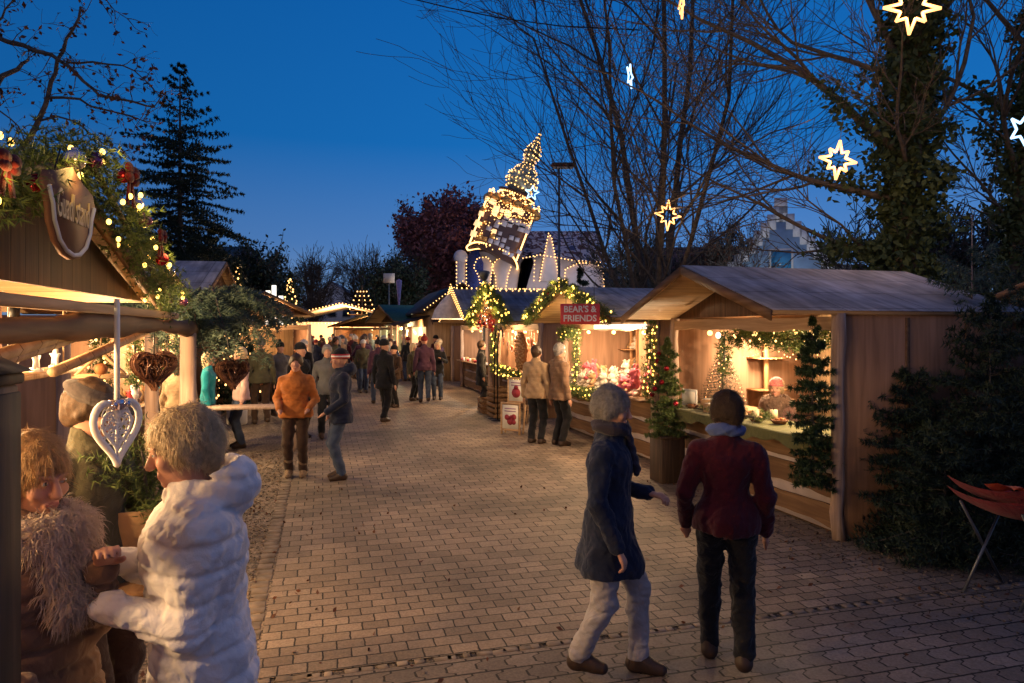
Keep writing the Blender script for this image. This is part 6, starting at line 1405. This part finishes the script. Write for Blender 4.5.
# ================================================================== people
fb={}
def fm(n,c,**k):
    if n not in fb: fb[n]=M_fabric('fabric_'+n,c,**k)
    return fb[n]
c_white=fm('white_down',(.76,.71,.70),fold=.5); c_brown=fm('brown_down',(.16,.095,.065),fold=.5); c_olive=fm('olive',(.07,.065,.04)); c_navy=fm('navy',(.012,.018,.045)); c_black=fm('black',(.012,.012,.015))
c_grey=fm('light_grey',(.33,.31,.33)); c_dred=fm('dark_red',(.05,.007,.014)); c_beige=fm('beige',(.40,.27,.16)); c_teal=fm('teal',(.01,.22,.28)); c_orange=fm('orange',(.42,.14,.035)); c_dbrown=fm('dark_brown',(.05,.028,.02)); c_jeans=fm('jeans',(.045,.065,.12)); c_plum=fm('plum',(.07,.03,.06)); c_greyd=fm('grey',(.10,.10,.11)); c_pinkc=fm('pale_pink',(.55,.36,.33)); c_fur=fm('pale_fur',(.42,.33,.27),weave=120,fold=1.0); c_blue=fm('blue',(.03,.07,.25))
h_blond=M_plain('blond_hair',(.55,.41,.25),.5,.3,60,bm=.6,bd=.006); h_gold=M_plain('golden_hair',(.45,.27,.12),.5,.3,60,bm=.6,bd=.006); h_brown=M_plain('brown_hair',(.06,.035,.02),.5,.3,60,bm=.6,bd=.006); h_grey=M_plain('grey_hair',(.25,.23,.22),.5,.3,60,bm=.6,bd=.006)
b_leather=M_plain('boot_leather',(.05,.03,.022),.5,.2,20); b_fur=M_plain('fur_boot',(.22,.15,.10),.9,.3,40)
def face(yaw_deg): return math.radians(yaw_deg)   # 0: faces camera (-Y); +90: faces +X(right); -90: faces left
V5=.0075
person((at(203,0,2.28)[0],2.28,0),face(-64),'short haired blond person in a long white down coat, foreground left',H=1.73,vox=V5,coat=c_white,trousers=c_black,boots=b_leather,hair=h_blond,coatlen=.95,puff=.8,bulk=1.14,hood=True,
       rw=(-.15,-.26,1.24),lw=(.07,-.28,1.17),headpitch=.22,headyaw=0,bend=.05,fingers=True)
person((at(30,0,2.12)[0],2.12,0),face(75),'golden haired person in brown down coat with pale fur collar, foreground left',H=1.66,vox=V5,coat=c_brown,trousers=c_black,boots=b_leather,hair=h_gold,hairlen='long',coatlen=.95,puff=.9,bulk=1.1,collar=c_fur,
       rw=(-.20,-.20,1.06),lw=(.05,-.24,1.33),headpitch=.20,headyaw=-.1,fingers=True)
person((at(88,0,3.05)[0],3.05,0),face(80),'person in flat cap and olive coat behind the white openwork heart',H=1.76,vox=.01,coat=c_olive,trousers=c_dbrown,boots=b_leather,hair=h_brown,hat='flat',hatmat=fm('cap_tweed',(.06,.05,.05)),rw=(-.2,-.3,1.05),lw=(.2,-.3,1.05),headpitch=.3,headyaw=.3,bulk=1.08)
person((at(609,0,3.95)[0],3.95,0),face(70),'walking person in long navy coat and pale trousers',H=1.66,vox=V5,coat=c_navy,trousers=c_grey,boots=b_leather,hair=h_grey,coatlen=.90,step=.16,bulk=1.08,rw=(-.24,-.10,.86),lw=(.14,-.22,1.10),headpitch=.15,fingers=True,scarf=fm('dark_scarf',(.03,.025,.04)))
person((at(726,0,4.05)[0],4.05,0),face(165),'person in dark red jacket and blue scarf walking towards the counter',H=1.62,vox=.009,coat=fm('maroon',(.06,.006,.014)),trousers=c_black,boots=b_leather,hair=h_brown,coatlen=.66,step=.12,scarf=fm('blue_scarf',(.08,.12,.3)),headyaw=.5,headpitch=.2,rw=(-.25,-.1,.86),lw=(.25,-.12,.88))
person((at(296,0,9.3)[0],9.3,0),face(10),'person in rust orange jacket and fur topped boots',H=1.66,vox=.012,coat=c_orange,trousers=c_dbrown,boots=b_fur,hair=h_brown,coatlen=.68,rw=(-.2,-.2,1.0),lw=(.2,-.2,1.0),bulk=1.12,puff=.4)
person((at(341,0,9.15)[0],9.15,0),face(-70),'person in navy jacket and jeans with a red white striped knit hat',H=1.72,vox=.012,coat=c_navy,trousers=c_jeans,boots=b_leather,coatlen=.76,hat='knit',hatmat=c_black,headband=(m_white,m_red),bulk=1.12,puff=.4,hood=True,rw=(-.2,-.1,.9),lw=(.18,-.2,.95))
person((at(300,0,12.6)[0],12.6,0),face(60),'person in black jacket and knit hat behind the orange jacket',H=1.74,coat=c_black,trousers=c_black,boots=b_leather,hat='knit',hatmat=c_black)
person((at(327,0,12.6)[0],12.6,0),face(20),'person with grey hair and dark coat behind the striped hat',H=1.72,coat=c_greyd,trousers=c_black,boots=b_leather,hair=h_grey)
person((at(384,0,14.6)[0],14.6,0),face(150),'lone person in black coat walking away in mid street',H=1.78,coat=c_black,trousers=c_black,boots=b_leather,hat='knit',hatmat=c_black,step=.14,coatlen=.8)
person((at(180,0,9.2)[0],9.2,0),face(170),'person in a loose beige coat at the long left stall',H=1.66,coat=c_beige,trousers=c_dbrown,boots=b_leather,hair=h_brown,bulk=1.2,coatlen=.9,hairlen='long')
person((at(208,0,11.4)[0],11.4,0),face(110),'person in teal jacket at the long left stall',H=1.62,coat=c_teal,trousers=c_jeans,boots=b_leather,hair=h_blond,hairlen='long')
person((at(241,0,11.6)[0],11.6,0),face(-60),'person in pale pink jacket with a light bag at the long left stall',H=1.70,coat=c_pinkc,trousers=c_jeans,boots=b_leather,hair=h_blond,puff=.4,coatlen=.7,bag=(m_paper,'R','pale carrier bag held by the person in the pale pink jacket'))
person((at(536,0,12.0)[0],12.0,0),face(150),'person in beige coat before the toy stall, left of a couple',H=1.72,vox=.014,coat=c_beige,trousers=c_black,boots=b_leather,hair=h_brown,coatlen=.72,puff=.3)
person((at(559,0,11.8)[0],11.8,0),face(120),'person in brown quilted coat before the toy stall, right of a couple',H=1.76,vox=.014,coat=fm('tan_brown',(.20,.12,.075)),trousers=c_black,boots=b_leather,hair=h_grey,coatlen=.74,puff=.5,bulk=1.08)
person((at(481,0,17.5)[0],17.5,0),face(100),'person in long black coat before the white lit stall',H=1.72,coat=c_black,trousers=c_black,boots=b_leather,hair=h_brown,coatlen=.95)
sp_=SP(s1,-.68,.95,.12); person((sp_[0],sp_[1],.12),ROT_R+.75,'seated seller in pink knit hat and furry coat inside the nearest right stall',H=1.62,vox=.009,coat=fm('rose_coat',(.16,.09,.08),fold=1.0),trousers=c_dbrown,boots=b_leather,hair=h_blond,hat='knit',hatmat=fm('pink_knit',(.5,.13,.14)),seated=True,rw=(-.15,-.3,.72),lw=(.15,-.3,.72),collar=fm('brown_fur',(.20,.13,.10),weave=120,fold=1.0),headpitch=.0)
mb=MB(); mb.bbox((0,0,.40),(.42,.4,.05),.01)
for sx in (-1,1):
    for sy in (-1,1): mb.box((sx*.17,sy*.16,.19),(.04,.04,.38))
for sx in (-1,1): mb.box((sx*.18,.19,.66),(.035,.03,.5))
mb.box((0,.19,.84),(.4,.03,.12)); o=mb.build('wooden_chair',m_brown); o.location=(sp_[0],sp_[1],.18); o.rotation_euler=(0,0,ROT_R+.75); tag(o,'plain wooden chair under the seated seller','chair')
# ---- crowd: four archetypes, copied with their own coat, hat and trousers
arch=[]
for k,(st,hat_,lw_,cl) in enumerate(((.0,None,None,.7),(.15,None,(.25,-.15,.85),.8),(.0,'knit',(.2,-.25,1.0),.74),(.12,'pompom',None,.68),(.0,None,(.15,-.35,1.25),.85))):
    a_=person((0,0,0),0,'x',H=1.72,vox=.02,coat=c_black,trousers=c_black,boots=b_leather,hair=None if hat_ else h_brown,hat=hat_,hatmat=c_black,step=st,lw=lw_,coatlen=cl,puff=.3*(k%2),hairlen='long' if k==4 else 'short')
    arch.append(a_)
coats=[('navy',c_navy),('black',c_black),('dark brown',c_dbrown),('plum',c_plum),('grey',c_greyd),('dark red',c_dred),('olive',c_olive),('beige',c_beige),('blue',c_blue),('rust orange',c_orange)]
hats=[('red',fm('red_knit',(.18,.02,.02))),('white',fm('white_knit',(.6,.58,.55))),('black',c_black),('grey',c_greyd)]
hairs=[('brown hair',h_brown),('blond hair',h_blond),('grey hair',h_grey)]
trs=[('black trousers',c_black),('jeans',c_jeans),('brown trousers',c_dbrown)]
rs=random.Random(19); used=set(); spots=[(AB((at(x,0,y)[0],y))) for x,y in ((296,9.3),(341,9.15),(384,14.6),(536,12),(559,11.8),(481,17.5))]
def crowd_spot(i):
    if i<5: return rs.uniform(1.4,4.0),rs.uniform(17,20)
    if i<22: return rs.uniform(.2,4.3),rs.uniform(20.0,28)
    if i<46: return rs.uniform(-1.3,4.5),rs.uniform(27,40)
    if i<50: return rs.uniform(-1.4,-.4),rs.uniform(14.5,22)
    return rs.uniform(-5,3),rs.uniform(38,46)
i=0; n=0
while n<58:
    a_,b_=crowd_spot(n); ok=all((a_-x)**2+(b_-y)**2>.42 for x,y in spots)
    if not ok: 
        i+=1
        if i>5000: break
        continue
    spots.append((a_,b_)); k=rs.randrange(5); c=rs.choice(coats[:7] if rs.random()<.85 else coats); t=rs.choice(trs); hk=rs.choice(hats) if k in (2,3) else rs.choice(hairs)
    key=(k,c[0],t[0],hk[0])
    if key in used: continue
    used.add(key); where='in the near crowd' if n<5 else 'before the lit stalls' if n<22 else 'in the far crowd' if n<46 else 'by the left stalls' if n<50 else 'near the wide tent'
    stance=['standing','walking','standing','walking','standing'][k]; hd=(hk[0]+[' knit hat',' pompom hat'][k-2]) if k in (2,3) else hk[0]
    o=copy_tree(arch[k]); o.location=W(a_,b_,.008); o.rotation_euler=(0,0,rs.uniform(0,6.28)); s_=rs.uniform(.9,1.06); o.scale=(s_,s_,s_)
    tag(o,f"{stance} person, {c[0]} coat, {t[0]}, {hd}, {where}",'person','crowd in the street')
    for ch in o.children:
        nm=ch.name.split('.')[0]; mt={'coat':c[1],'trousers':t[1],'hair':hk[1],'knit_hat':hk[1]}.get(nm)
        if mt: ch.material_slots[0].link='OBJECT'; ch.material_slots[0].material=mt
    n+=1
for a_ in arch:
    for ch in list(a_.children): bpy.data.objects.remove(ch)
    bpy.data.objects.remove(a_)
